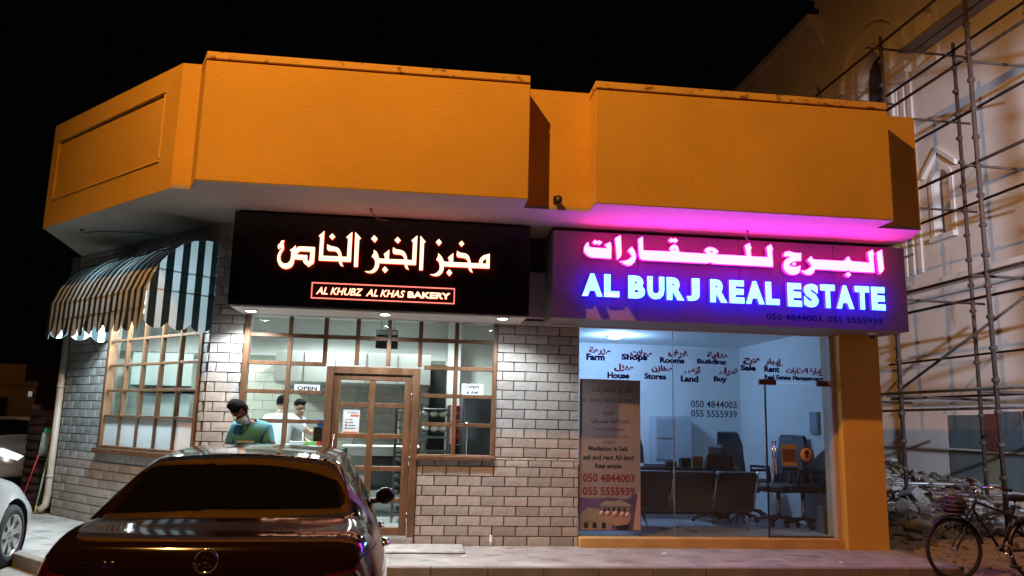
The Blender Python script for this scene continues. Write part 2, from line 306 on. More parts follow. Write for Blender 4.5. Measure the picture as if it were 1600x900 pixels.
# ================================================================== GROUND
def slab(name, poly, z0, z1, m, parent=None, **k):
    return MB().prism(poly, z0, z1, lambda u, q, w_: (u, q, w_)).build(name, m, parent, **k)
g = MB(); NX = 40
g.add([(-260, -120, -.13), (6.4, -120, -.13), (6.4, 320, -.13), (-260, 320, -.13)], [(0, 1, 2, 3)])
tag(g.build('road', ROADM), 'pale concrete road and parking area in front of the shops', kind='structure')
# sandy ground to the right, gently heaped towards the villa wall
g = MB(); xs = [6.4+.18*i for i in range(34)]+[12.6, 14, 18, 30, 60, 160, 260]; ys = [-120, -60, -30, -12, -6]+[-4+.2*i for i in range(64)]+[9.5, 12, 18, 30, 60, 140, 320]
def gz(x, y):
    if x < 6.45 or y < -6: return -.134
    a = min(1, max(0, (x-6.5)/3.5))*min(1, max(0, (y+5)/4)); n = noise.fractal(Vector((x*1.3, y*1.3, 3)), 1, 2, 4)
    heap = .62*math.exp(-((x-10.1)**2/1.6+(y-5.2)**2/6.0))
    return -.10+a*(.13+.07*n)+heap*(1+.5*n)+(.18*min(1, max(0, x-10.5)) if y < 9 else 0)
g.add([(x, y, gz(x, y)) for x in xs for y in ys], [(i*len(ys)+j, (i+1)*len(ys)+j, (i+1)*len(ys)+j+1, i*len(ys)+j+1) for i in range(len(xs)-1) for j in range(len(ys)-1)], 0, True)
tag(g.build('dirt_ground', DIRT), 'sandy dirt ground with debris beside the shop and under the scaffold', kind='structure')
pave = [(6.25, -1.36), (-3.40, -1.36), (-6.6, 1.84), (-6.6, 6), (-5.35, 6), (-5.35, 2.7), (-2.5, 0), (6.25, 0)]
tag(slab('pavement', pave, -.13, -.004, CONC), 'raised concrete pavement along the front of the shops', kind='structure')
# paving bays with a narrow joint between them, kerb stones along the edge
pv = bpy.data.objects['pavement']
def bay(x0, x1, y0, y1):
    return MB().box(x0, x1, y0, y1, -.006, 0).build('paving_bay', CONC, pv, .003)
xb = [-3.2, -1.7, -.2, 1.35, 2.9, 4.45, 6.24]
for a, b in zip(xb, xb[1:]):
    bay(a+.005, b-.005, -1.35, -.62); bay(a+.005, b-.005, -.61, -.005)
dlv, nov = Vector((-.7071, .7071, 0)), Vector((-.7071, -.7071, 0)); CO = Vector((-2.57, 0, 0))
def ch(s, n, z=0.): p = CO+dlv*s+nov*n; return (p.x, p.y, z)     # along / out from the angled wall
for s0, s1 in ((-.25, 1.2), (1.21, 2.6), (2.61, 4.2)):
    q = [ch(s0, .02), ch(s1, .02), ch(s1, 1.0), ch(s0, 1.0)]
    MB().prism([(p[0], p[1]) for p in q], -.006, 0, lambda u, v, w_: (u, v, w_)).build('paving_bay', CONC, pv, .003)
kb = 0
for i in range(16):
    a = -3.36+i*.6; b = min(a+.594, 6.26)
    MB().box(a, b, -1.47, -1.362, -.13, .004).build('kerb_stone', KERB, pv, .008)
for i in range(8):
    P0 = Vector((-3.40, -1.36, 0))+dlv*(.6*i-.0); P1 = P0+dlv*.594; o_ = nov*.11
    pp = [P0, P1, P1+o_, P0+o_]
    MB().prism([(p.x, p.y) for p in pp], -.13, .004, lambda u, v, w_: (u, v, w_)).build('kerb_stone', KERB, pv, .008)
for i in range(3):
    MB().box(6.25, 6.36, -1.36+i*.46, -1.36+i*.46+.455, -.13, .004).build('kerb_stone', KERB, pv, .008)
MB().box(-.62, 1.0-.35, -.62, -.04, .0005, .028).build('door_step', mat('worn step concrete', (.40, .40, .40), .8, ns=7, na=.3, bump=.5, bs=40), pv, .012)
mh = MB().box(2.0, 2.0, 0, 0, 0, 0)
# ================================================================== THE SHOP BUILDING
bd = thing('corner_shop_building', 'single storey corner shop building with ochre fascia band and stone cladding', 'building', (1.8, 1.5, 0))
SO = 3.95
def part(name, b, m, bevel=0): return box(name, b, m, bd, bevel)
# --- walls behind the cladding (grout plane y = 0.012)
w_ = MB()
w_.box(.045, 2.10, .012, .16, 0, 1.045); w_.box(1.02, 2.10, .012, .16, 1.045, SO); w_.box(-2.53, -2.16, .012, .16, 0, SO)
w_.box(-2.16, -1.13, .012, .16, 0, 1.045); w_.box(-2.16, 1.02, .03, .16, 2.80, SO); w_.box(2.10, 5.62, .02, .16, 2.84, SO)
w_.build('front_wall', GROUT, bd)
lw = MB()
def chbox(mb, s0, s1, n0, n1, z0, z1, mi=0):
    v = [ch(s, n, z) for s in (s0, s1) for n in (n0, n1) for z in (z0, z1)]
    return mb.add(v, [(0, 1, 3, 2), (4, 6, 7, 5), (0, 4, 5, 1), (2, 3, 7, 6), (0, 2, 6, 4), (1, 5, 7, 3)], mi)
chbox(lw, .0, .13, -.16, -.012, 0, SO); chbox(lw, 2.66, 3.95, -.16, -.012, 0, SO); chbox(lw, .13, 2.66, -.16, -.012, 0, 1.0); chbox(lw, .13, 2.66, -.16, -.012, 2.95, SO)
lw.build('angled_wall', GROUT, bd)
sw = MB().box(6.0, 6.19, .30, 9, -.13, SO).box(-5.33, 6.19, 8.85, 9, -.13, SO); sw.box(-5.34, -5.2, 2.83, 8.85, -.13, SO)
sw.build('side_wall', ORANGE, bd)
part('pier', (5.62, 6.19, -.20, .30, -.005, SO), ORANGE, .006)
part('plinth', (2.112, 5.618, -.115, .16, -.004, .118), mat('ochre plinth', (.60, .36, .13), .85, ns=4, na=.2, bump=.3, bs=40), .006)
part('lintel_trim', (-2.45, 5.61, -.03, .02, 2.775, 2.835), WHITE, .004)
part('lintel_panel', (1.36, 1.75, -.16, -.032, 2.86, 3.46), mat('lilac grey panel', (.42, .36, .40), .7, ns=3, na=.1), .006)
part('shop_jamb', (5.56, 5.619, -.06, .16, .118, 2.82), mat('beige jamb', (.50, .42, .34), .7, ns=5, na=.15), .004)
# --- stone tiles
PZ, PX = .1206, .2965
tiles = []; TM = {}
def tile_mesh(wd, ht):
    k = (round(wd, 2), round(ht, 2), random.randrange(3))
    if k not in TM:
        b = MB(); d = .013; nx, nz = 3, 2; jj = random.Random(hash(k[:2])+k[2])
        P = [(wd*i/nx, -d+(jj.uniform(-.0025, .001) if 0 < i < nx or 0 < j < nz else 0), ht*j/nz) for i in range(nx+1) for j in range(nz+1)]
        e = .004
        P = [(min(max(x, e), wd-e), y if e < x < wd-e and e < z < ht-e else -d+.0015, min(max(z, e), ht-e)) for x, y, z in P]
        fr = [(i*(nz+1)+j, (i+1)*(nz+1)+j, (i+1)*(nz+1)+j+1, i*(nz+1)+j+1) for i in range(nx) for j in range(nz)]
        b.add(P, fr)
        o_ = len(b.v); b.v += [(0, 0.012, 0), (wd, 0.012, 0), (wd, 0.012, ht), (0, 0.012, ht)]
        bot = [i*(nz+1) for i in range(nx+1)]; top = [i*(nz+1)+nz for i in range(nx+1)]; le = list(range(nz+1)); ri = [nx*(nz+1)+j for j in range(nz+1)]
        for ring in ([o_, o_+1]+bot[::-1], [o_+1, o_+2]+ri[::-1], [o_+2, o_+3]+top, [o_+3, o_]+le):
            b.f.append(tuple(ring)); b.mi.append(0); b.sm.append(False)
        TM[k] = b.mesh('tile', TILE)
    return TM[k]
def lay(x0, x1, z0, z1, phase, hole=None, place=None, zoff=0, lowprio=None):
    r = int(math.floor(z0/PZ+.01))
    while r*PZ < z1-.02:
        a, b = max(z0, r*PZ), min(z1, (r+1)*PZ-.008); x = x0-1+((phase+(.5 if r % 2 else 0))*PX) % PX
        while x < x1:
            s, e = max(x, x0), min(x+PX-.008, x1)
            segs = [(s, e)]
            if hole:
                hx0, hx1, hz0, hz1 = hole
                if b > hz0+.02 and a < hz1-.02:
                    segs = [q for q in ((s, min(e, hx0)), (max(s, hx1), e))]
            for s_, e_ in segs:
                aa, bb = a, b
                if e_-s_ > .03 and bb-aa > .03: tiles.append((place, s_, e_, aa, bb, lowprio(s_, aa) if lowprio else 0))
            x += PX
        r += 1
front = lambda s, z: Matrix.Translation((s, 0, z))
def angled(s, z):     # s grows to the left, tile mesh grows +x to the right along the wall
    p = Vector(ch(s, 0, z)); return Matrix.Translation(p) @ Matrix.Rotation(R_(-45), 4, 'Z')
lay(.05, 2.105, 0, 1.045, .13, None, 'f'); lay(1.025, 2.105, 1.045, 2.77, .13, None, 'f')
lay(-2.565, -2.165, 0, 2.77, .2, None, 'f', lowprio=lambda s, z: 1 if z < .9 else 0); lay(-2.165, -1.135, 0, 1.045, .2, None, 'f', lowprio=lambda s, z: 1)
lay(-2.565, -2.24, 2.77, SO, .2, None, 'f')
def cp(s, z):          # s is measured from the far left end here
    q = 3.95-s
    if z < 1.0 and q < 2.4-z*.9: return 2
    if 2.95 < z < 3.55 and q > .1: return 3
    return 0
lay(0, 3.945, 0, SO, .1, (3.95-2.665, 3.95-.125, .995, 2.955), 'c', lowprio=cp)
tiles.sort(key=lambda t: (t[5], -(t[2]-t[1])*(t[4]-t[3])))
rest = MB()
for i, (pl, s, e, a, b, pr) in enumerate(tiles):
    me = tile_mesh(e-s, b-a); M = front(s, a) if pl == 'f' else angled(3.95-s, a)
    if i < 300:
        o = link('tile', me, bd); o.matrix_basis = M @ Matrix.Diagonal(((e-s)/round(e-s, 2), 1, (b-a)/round(b-a, 2), 1)); o.matrix_parent_inverse = Matrix.Translation(-bd.location)
    else:
        rest.add([M @ v.co for v in me.vertices], [tuple(p.vertices) for p in me.polygons])
if rest.v: rest.build('tile', TILE, bd, kind='stuff')
# corner quoin strip hides the mitre between the two clad walls
# --- roof slab, fascia, panels
foot = [(-5.09, .89), (-2.755, -1.46), (6.04, -1.46), (6.19, -1.0), (6.19, 9), (-5.34, 9), (-5.34, 2.79)]
slab('soffit', foot, SO, SO+.04, SOFFIT, bd)
fas = MB().prism([(-2.755, -1.459), (6.04, -1.459), (6.19, -1.0), (6.19, 9), (-5.34, 9), (-5.34, 2.79), (-5.05, .93), (-2.74, -1.38)], SO+.041, 5.405, lambda u, q, w2: (u, q, w2))
fas.build('fascia_band', ORANGE, bd)
def panel(x0, x1, xl=None):
    xl = x0 if xl is None else xl
    f = lambda u, q, w2: (u, q, w2); P = [(x0, -1.82), (x1, -1.82), (x1, -1.461), (xl, -1.461)]
    o = MB().prism(P, SO+.003, 5.295, f).build('fascia_panel', ORANGE, bd, .006)
    MB().prism([(x0+.02, -1.80), (x1-.02, -1.80), (x1-.02, -1.461), (xl+.02, -1.461)], 5.296, 5.318, f).build('shadow_gap', mat('shade tinted joint', (.20, .05, .03), .8), o)  # dark red tint paints the shade of the groove under the coping
    MB().prism([(x0, -1.822), (x1, -1.822), (x1, -1.461), (xl, -1.461)], 5.319, 5.402, f).build('coping', ORANGE2, o, .006)
    MB().prism([(x0+.004, -1.816), (x1-.004, -1.816), (x1-.004, -1.461), (xl+.004, -1.461)], SO-.004, SO+.002, f).build('panel_soffit', SOFFIT, o)
    return o
panel(-2.40, 1.133, -2.55); panel(1.888, 5.45)
# angled fascia with a sunk rectangular panel: frame of four boards round a recessed back
FA, FL = Vector((-2.755, -1.46, 0)), 3.32
def fa(s, n, z): p = FA+dlv*s+nov*n; return (p.x, p.y, z)
def fbox(s0, s1, n0, n1, z0, z1, name, m, bevel=.004, par=None):
    v = [fa(s, n, z) for s in (s0, s1) for n in (n0, n1) for z in (z0, z1)]
    return MB().add(v, [(0, 1, 3, 2), (4, 6, 7, 5), (0, 4, 5, 1), (2, 3, 7, 6), (0, 2, 6, 4), (1, 5, 7, 3)]).build(name, m, par or bd, bevel)
fp = fbox(0.0, FL, -.075, -.016, SO+.001, 5.404, 'angled_fascia_panel', ORANGE, 0)
fbox(0, FL, -.0155, 0, SO+.001, 4.30, 'frame_board', ORANGE, 0, fp); fbox(0, FL, -.0155, 0, 5.16, 5.405, 'frame_board', ORANGE, 0, fp)
fbox(0, .31, -.0155, 0, 4.3005, 5.1595, 'frame_board', ORANGE, 0, fp); fbox(3.14, FL, -.0155, 0, 4.3005, 5.1595, 'frame_board', ORANGE, 0, fp)
for a in ((.31, 3.14, 4.30, 4.335), (.31, 3.14, 5.125, 5.16), (.31, .345, 4.336, 5.124), (3.105, 3.14, 4.336, 5.124)):
    fbox(a[0], a[1], -.02, .012, a[2]+.0005, a[3]-.0005, 'moulding', ORANGE, .012, fp)
# --- front window: grid of timber bars with separate panes
fw_ = box('front_window', (-2.16, -2.09, -.035, .09, 1.05, 2.775), WOOD, bd, .006)
for b_ in ((.97, 1.018, -.035, .09, 1.05, 2.775), (-2.09, -1.13, -.035, .09, 1.05, 1.10), (.047, .97, -.035, .09, 1.05, 1.10)): box('frame', b_, WOOD, fw_, .006)
box('sill', (.03, 1.03, -.065, -.036, 1.035, 1.085), WOOD, fw_, .006); box('sill', (-2.17, -1.14, -.065, -.036, 1.035, 1.085), WOOD, fw_, .006)
cx = [-2.09, -1.60, -1.165, -.765, -.37, .03, .493, .97]
rows = [1.10, 1.47, 1.83, 2.185, 2.535, 2.775]
bw = .026
for i, x in enumerate(cx[1:-1]):
    z0 = 2.19 if -1.13 < x < .02 else 1.10
    if abs(x-.03) < .01: z0 = 2.19
    if abs(x+1.165) < .01: z0 = 2.19
    box('mullion', (x-bw, x+bw, -.012, .058, z0, 2.775), WOOD, fw_, .004)
for j, z in enumerate(rows[1:-1]):
    for a, b in ([(-2.09, cx[1]), (cx[1], -1.165 if z > 2.2 else -1.12), (.06 if z < 2.2 else .03, cx[6]), (cx[6], .97)]+([(cx[k], cx[k+1]) for k in range(2, 5)] if z > 2.25 else [])):
        box('rail', (a+(bw if a > -2.09 else 0), b-(bw if b < .97 else 0), -.008, .054, z-.025, z+.025), WOOD, fw_, .004)
for i in range(7):
    for j in range(5):
        x0, x1, z0, z1 = cx[i], cx[i+1], rows[j], rows[j+1]
        if 2 <= i <= 4 and z0 < 2.15: continue
        if i == 1: x1 = -1.13 if z0 < 2.15 else x1
        box('pane', (x0+.012, x1-.012, .020, .026, z0+.012, z1-.012), GLASS, fw_)
# --- door
df = MB().box(-1.125, -1.035, -.045, .10, .10, 2.165).box(-.045, .044, -.045, .10, .10, 2.165).box(-1.035, -.045, -.045, .10, 2.075, 2.165).build('door_frame', WOOD, bd, .006)
dr = MB().box(-1.03, -.945, -.02, .05, .115, 2.07).box(-.145, -.05, -.02, .05, .115, 2.07).box(-.945, -.145, -.02, .05, 2.0, 2.07).box(-.945, -.145, -.02, .05, .115, .215).build('door', WOOD, bd, .005)
box('mullion', (-.592, -.512, -.015, .045, .215, 2.0), WOOD, dr, .005)
dz = [.215, .535, .915, 1.31, 1.69, 2.0]
for z in dz[1:-1]:
    box('rail', (-.945, -.592, -.015, .045, z-.03, z+.03), WOOD, dr, .005); box('rail', (-.512, -.145, -.015, .045, z-.03, z+.03), WOOD, dr, .005)
for a, b in ((-.945, -.592), (-.512, -.145)):
    for z0, z1 in zip(dz, dz[1:]): box('pane', (a-.004, b+.004, .012, .018, z0+.01, z1-.01), GLASS, dr)
for z in (1.82, 1.02, .33): MB().tube([(-.052, -.03, z-.06), (-.052, -.03, z+.06)], .010, 8).build('hinge', CHROME, dr)
MB().tube([(-.99, -.03, 1.08), (-.99, -.085, 1.08), (-.99, -.085, 1.32), (-.99, -.03, 1.32)], .013, 8).build('handle', CHROME, dr)
part('threshold', (-1.12, .04, -.06, .14, 0, .098), CONC, .006)
# --- angled window under the awning: five by five panes, the lowest row covered with white panels
W0, W1 = .13, 2.66
def cbox(name, s0, s1, n0, n1, z0, z1, m, par, bevel=.004):
    o = chbox(MB(), s0, s1, n0, n1, z0, z1).build(name, m, par, bevel); return o
aw = MB()
for a in ((W0, W0+.07, 1.0, 2.95), (W1-.07, W1, 1.0, 2.95), (W0+.07, W1-.07, 1.0, 1.07), (W0+.07, W1-.07, 2.88, 2.95)): chbox(aw, a[0], a[1], -.09, .03, a[2], a[3])
aw = aw.build('angled_window', WOOD, bd, .006)
cbox('sill', W0-.03, W1+.03, .031, .085, .96, 1.03, WOOD, aw)
sx = [W0+.07+(W1-W0-.14)*i/5 for i in range(6)]; sz = [1.07, 1.475, 1.83, 2.185, 2.54, 2.88]
for s in sx[1:-1]: cbox('mullion', s-.018, s+.018, -.05, .012, 1.07, 2.88, WOOD, aw)
for z in sz[1:-1]:
    for a, b in zip(sx, sx[1:]): cbox('rail', a+.018, b-.018, -.046, .008, z-.018, z+.018, WOOD, aw)
for i in range(5):
    for j in range(5):
        if j == 0: cbox('white_panel', sx[i]+.018, sx[i+1]-.018, -.03, -.02, sz[0]+.001, sz[1]-.02, WHITE, aw, 0)
        else: cbox('pane', sx[i]+.01, sx[i+1]-.01, -.026, -.02, sz[j]+.01, sz[j+1]-.01, GLASS, aw, 0)
# --- glass front of the estate office
sf = box('glass_front', (2.112, 3.38, .030, .040, .119, 2.83), SHOPGLASS, bd)
box('glass_sheet', (3.386, 4.655, .030, .040, .119, 2.83), SHOPGLASS, sf)
box('transom_glass', (4.66, 5.558, .030, .040, 2.135, 2.83), SHOPGLASS, sf)
gd = box('glass_door', (4.672, 5.548, .028, .038, .14, 2.125), SHOPGLASS, bd)
PATCH = mat('red brown patch fitting', (.22, .07, .05), .4, metal=.3)
for a in ((4.58, 4.82, 2.10, 2.175), (5.40, 5.557, 2.10, 2.175)): box('patch_fitting', (a[0], a[1], .012, .056, a[2], a[3]), PATCH, gd, .004)
box('floor_rail', (4.67, 5.55, .02, .05, .119, .139), DSTEEL, gd, .002)
box('edge_seal', (4.655, 4.6715, .022, .046, .119, 2.10), BLACK, gd); box('edge_seal', (3.3795, 3.3865, .026, .044, .119, 2.83), GALV, sf)
for x in (4.715, 4.752): MB().tube([(x, -.03, .93), (x, -.03, 1.36)], .013, 10).tube([(x, -.03, 1.0), (x, .03, 1.0)], .008, 8).tube([(x, -.03, 1.29), (x, .03, 1.29)], .008, 8).build('pull_handle', CHROME, gd)
# --- bakery room
slab('bakery_floor', [(-2.45,.17),(1.5,.17),(1.5,3.4),(-5.2,3.4),(-5.2,2.92)], .02, .10, mat('grey floor tile', (.35, .35, .34), .4, ns=3, na=.1), bd)
slab('bakery_ceiling', [(-2.45,.17),(1.5,.17),(1.5,3.4),(-5.2,3.4),(-5.2,2.92)], 3.15, 3.2, CEIL, bd)
box('bakery_end_wall', (-5.199, -5.1, 2.95, 3.28, .101, 3.149), WHITEP, bd)
box('bakery_back_wall', (-5.2, 1.5, 3.3, 3.42, .10, 3.15), WHITEP, bd)
box('bakery_partition', (1.46, 1.56, .17, 3.29, .10, 3.15), WHITEP, bd)
box('tile_backing', (-5.2, .47, 3.285, 3.299, .62, 2.52), IGROUT, bd)
im = MB().box(0, .292, -.012, 0, 0, .146).mesh('wall_tile', ITILE)
for r in range(9):
    for k in range(19):
        x = -5.18+k*.2985+(.149 if r % 2 else 0)
        if x+.292 > .47: continue
        o = link('wall_tile', im, bd); o.location = (x, 3.284, 1.02+r*.1525); o.matrix_parent_inverse = Matrix.Translation(-bd.location)
box('column', (.50, .71, 2.9, 3.28, .10, 3.15), WHITEP, bd)
box('doorway', (.22, .495, 3.27, 3.286, .10, 2.45), mat('dark opening', (.02, .02, .02), .8), bd)
cv = MB().box(.32, .95, 3.0, 3.03, 3.135, 3.149).box(.92, .95, 2.45, 2.999, 3.135, 3.149).build('ceiling_hatch', DSTEEL, bd)
# --- office room
box('office_floor', (2.1, 6.0, .17, 3.9, .03, .118), mat('office floor tile', (.45, .46, .47), .35, ns=2, na=.08), bd)
box('office_ceiling', (2.1, 6.0, .17, 3.9, 2.98, 3.03), CEIL, bd)
box('office_back_wall', (1.9, 6.0, 3.8, 3.9, .119, 2.979), WHITEP, bd)
box('office_side_wall', (5.93, 5.995, .31, 3.799, .119, 2.979), WHITEP, bd)
box('office_partition', (1.95, 2.09, .17, 3.799, .119, 2.979), WHITEP, bd)
# ================================================================== SIGNS
SGW = emis('warm sign face', (1.0, .60, .36), 2.5)
SGR = emis('red sign edge', (1.0, .05, .02), 3.2)
bs = thing('bakery_sign', 'black bakery sign box with glowing pink and cream Arabic lettering above the wooden window', 'shop sign', (-.45, -.4, 2.78))
box('sign_box', (-2.235, 1.325, -.71, -.045, 2.80, 3.925), BLACKP, bs, .006)
box('soffit_board', (-2.20, 1.30, -.70, -.05, 2.782, 2.799), WHITE, bs)
for o_, hs in BK: poly_fill(o_, hs, -.752, .03, 'letter', [SGW, SGR, SGR], bs)
for s_, x0, x1, sh in (('AL', -1.226, -1.093, .28), ('KHUBZ', -1.06, -.684, .28), ('AL', -.645, -.504, .28), ('KHAS', -.476, -.186, .28)):
    text('lettering', s_, (x0, x1, 2.962, 3.048), -.737, [SGW, SGR], bs, .02, .012, sh)
text('lettering', 'BAKERY', (-.152, .358, 2.965, 3.04), -.737, [SGW, SGR], bs, .02, .035)
fr = MB()
for a in ((-1.285, .412, 3.092, 3.104), (-1.285, .412, 2.91, 2.922), (-1.285, -1.273, 2.9225, 3.0915), (.40, .412, 2.9225, 3.0915)): fr.box(a[0], a[1], -.735, -.716, a[2], a[3])
fr.build('name_frame', emis('pink frame tube', (1.0, .20, .15), 1.5), bs, .003)

RW = emis('white red sign face', (1.0, .021, .32), 42); RS = emis('red letter side', (1.0, .004, .14), 4.0)
BW = emis('white blue sign face', (.016, .075, 1.0), 32); BS = emis('blue letter side', (.004, .002, 1.0), 11.0)
SBK = mat('letter back', (.05, .05, .05), .6)
rs = thing('estate_office_sign', 'lilac sign box with glowing red Arabic and blue English letters over the glass office front', 'shop sign', (3.95, -.4, 2.79))
LIL = mat('lilac composite panel', (.34, .26, .31), .42, ns=2, na=.06, spec=.5)
xs_ = [1.61, 2.695, 4.15, 5.19, 6.30]; xs_ = [1.61, 2.69, 4.02, 5.30, 6.30]
for a, b in zip(xs_, xs_[1:]): box('cladding_panel', (a+.003, b-.003, -.72, -.70, 2.795, 3.90), LIL, rs, .002)
box('sign_box', (1.612, 6.298, -.699, -.04, 2.797, 3.898), mat('grey sign carcass', (.30, .27, .29), .6), rs)
for o_, hs in RE: poly_fill(o_, hs, -.83, .055, 'letter', [RW, RS, SBK], rs)
def word(s_, x0, x1, z0, z1):
    wd = {'A': 1.08, 'L': .9, 'B': 1., 'U': 1.02, 'R': 1.06, 'J': .82, 'E': .95, 'S': 1.0, 'T': .98}
    tot = sum(wd[c] for c in s_); x = x0; k = (x1-x0)/tot
    for c in s_:
        e = .03*k if c in 'A' else .065*k
        text('letter', c, (x+e, x+wd[c]*k-e, z0, z1), -.83, [BW, BS, SBK], rs, .055, .058); x += wd[c]*k
word('AL', 1.955, 2.44, 3.065, 3.345); word('BURJ', 2.525, 3.465, 3.06, 3.345); word('REAL', 3.575, 4.51, 3.055, 3.345); word('ESTATE', 4.59, 5.935, 3.045, 3.345)
NAVY = mat('dark blue print', (.03, .02, .10), .5)
text('lettering', '050 4844003, 055 5555939', (4.362, 5.937, 2.868, 2.958), -.722, NAVY, rs, .003, .02)
# ================================================================== small lamps, camera, wires
ELED = emis('led lens', (.85, .95, 1.0), 120)
for i, (x, y) in enumerate(((-2.02, -.42), (-.415, -.58), (1.012, -.62))):
    d = thing('downlight', ['round white downlight under the left end of the bakery sign', 'round white downlight under the middle of the bakery sign above the door', 'round white downlight under the right end of the bakery sign'][i], 'downlight', (x, y, 2.782), 'downlights under the bakery sign')
    MB().lathe([(.060, 0), (.078, -.004), (.078, -.014), (.062, -.018), (.060, -.004)], (x, y, 2.782), (0, 0, 1), 20).build('rim', WHITE, d)
    MB().lathe([(.0005, -.020), (.035, -.019), (.059, -.012), (.059, -.004), (.0005, -.004)], (x, y, 2.782), (0, 0, 1), 16).build('lens', ELED, d)
    light('downlight_lamp', 'SPOT', (x, y, 2.755), DOWN_W*(1.5 if i == 0 else 1), DOWN_C, .03, (x, y+.12, 0), d, R_(140), .5)
cc = thing('security_camera', 'dark bullet security camera on the ochre fascia between the two panels', 'camera', (1.52, -1.46, 4.05))
MB().box(1.475, 1.565, -1.478, -1.4605, 4.02, 4.11).build('mount', BLACK, cc, .004)
MB().tube([(1.52, -1.475, 4.06), (1.52, -1.52, 4.05)], .016, 8).build('arm', BLACK, cc)
MB().lathe([(.001, 0), (.045, 0), (.047, .10), (.040, .115), (.036, .10), (.001, .10)], (1.52, -1.51, 4.055), (-.12, -1, -.25), 16).build('housing', BLACK, cc)
MB().lathe([(.001, .104), (.030, .104), (.026, .112), (.001, .113)], (1.52, -1.51, 4.055), (-.12, -1, -.25), 14).build('lens', mat('grey lens ring', (.16, .15, .14), .25), cc)
c2 = thing('security_camera', 'small dark dome camera under the right end of the lilac sign', 'camera', (5.95, -.45, 2.78))
MB().lathe([(.055, 0), (.055, -.02), (.045, -.03)], (5.95, -.45, 2.796), (0, 0, 1), 16).build('mount', WHITE, c2)
MB().ball((5.95, -.45, 2.765), .045, 10).build('dome', BLACK, c2)
WIRE = mat('wire insulation', (.25, .22, .2), .6)
for i, (pts, lb) in enumerate((([(-.62, -1.05, 3.945), (-.60, -1.06, 3.90), (-.55, -1.0, 3.86), (-.48, -.96, 3.845), (-.42, -.95, 3.85)], 'loose white wire hanging from the soffit over the bakery sign'),
        ([(4.02, -1.0, 3.945), (4.03, -1.0, 3.90), (4.0, -.98, 3.865), (4.04, -.96, 3.845)], 'short loose wire hanging from the soffit over the lilac sign'),
        ([ch(1.98, .85, 3.945), ch(1.95, .83, 3.90), ch(1.8, .7, 3.925), ch(1.4, .35, 3.93), ch(1.15, .06, 3.90)], 'thin dark wire sagging from the soffit to the angled wall above the awning'))):
    tag(MB().tube(pts, .006, 6).ball(pts[0], .022, 6).build('wire', WIRE if i < 2 else BLACK), lb, 'wire', 'loose wires under the soffit')
# ================================================================== AWNING
GREEN = (.012, .030, .034)
aw_ = thing('striped_awning', 'dark green and white striped barrel awning with scalloped valance over the angled window', 'awning', ch(1.3, 0, 2.5))
CLW = mat('awning cloth white', (.50, .50, .50), .8, ns=7, na=.10); CLD = mat('awning cloth dark green', GREEN, .8, ns=7, na=.25)
SPW = mat('side cloth white', (.70, .72, .70), .8, ns=7, na=.10); SPD = mat('side cloth dark green', GREEN, .8, ns=7, na=.25)
for mm, tl_ in ((CLW, .010), (CLD, .010), (SPW, .075), (SPD, .075)):   # cloth lets a little light through
    nt = mm.node_tree; out = [n for n in nt.nodes if n.type == 'OUTPUT_MATERIAL'][0]; p_ = nt.nodes['Principled BSDF']
    tr = nt.nodes.new('ShaderNodeBsdfTranslucent'); tr.inputs[0].default_value = (.62, .74, .76, 1) if mm in (CLW, SPW) else (.004, .012, .013, 1)
    mx = nt.nodes.new('ShaderNodeMixShader'); mx.inputs[0].default_value = tl_; nt.links.new(p_.outputs[0], mx.inputs[1]); nt.links.new(tr.outputs[0], mx.inputs[2]); nt.links.new(mx.outputs[0], out.inputs[0])
AS0, AS1, AD = .0, 2.66, .86
prof = [(.01, 3.68), (.16, 3.675), (.32, 3.64), (.47, 3.57), (.60, 3.46), (.71, 3.33), (.79, 3.18), (.84, 3.03), (AD, 2.98), (AD+.005, 2.74)]
NS = 36; st = (AS1-AS0)/NS
cl = MB()
for k in range(NS):
    s0, s1 = AS0+k*st, AS0+(k+1)*st
    sag = lambda s, n, z: ch(s, n-.016*math.sin(math.pi*min(1, n/.86))*abs(math.sin(math.pi*(s-AS0)/.665))+.005*noise.noise(Vector((s*7, n*5, 1))), z-.02*math.sin(math.pi*min(1, n/.86))*abs(math.sin(math.pi*(s-AS0)/.665)))
    ring = [(sag(s0, n, z), sag(s1, n, z)) for n, z in prof]
    base = len(cl.v); vs = [p for a in ring for p in a]
    cl.add(vs, [(2*i, 2*i+1, 2*i+3, 2*i+2) for i in range(len(prof)-1)], k % 2, True)
cl.build('canopy', [CLW, CLD], aw_)
def scallop(u, per, d=.075): return -d*abs(math.sin(math.pi*u/per))**.75
va = MB(); sub = 6
for k in range(NS):
    for q in range(sub):
        s0 = AS0+(k+q/sub)*st; s1 = AS0+(k+(q+1)/sub)*st
        wv = lambda s: .012*math.sin(s*31)+.01*math.sin(s*13+1)
        z0, z1 = 2.60+scallop(s0, .245, .115), 2.60+scallop(s1, .245, .115)
        va.add([ch(s0, AD+.006, 2.738), ch(s1, AD+.006, 2.738), ch(s1, AD+.012+wv(s1), z1), ch(s0, AD+.012+wv(s0), z0)], [(0, 1, 2, 3)], k % 2)
va.build('valance', [CLW, CLD], aw_)
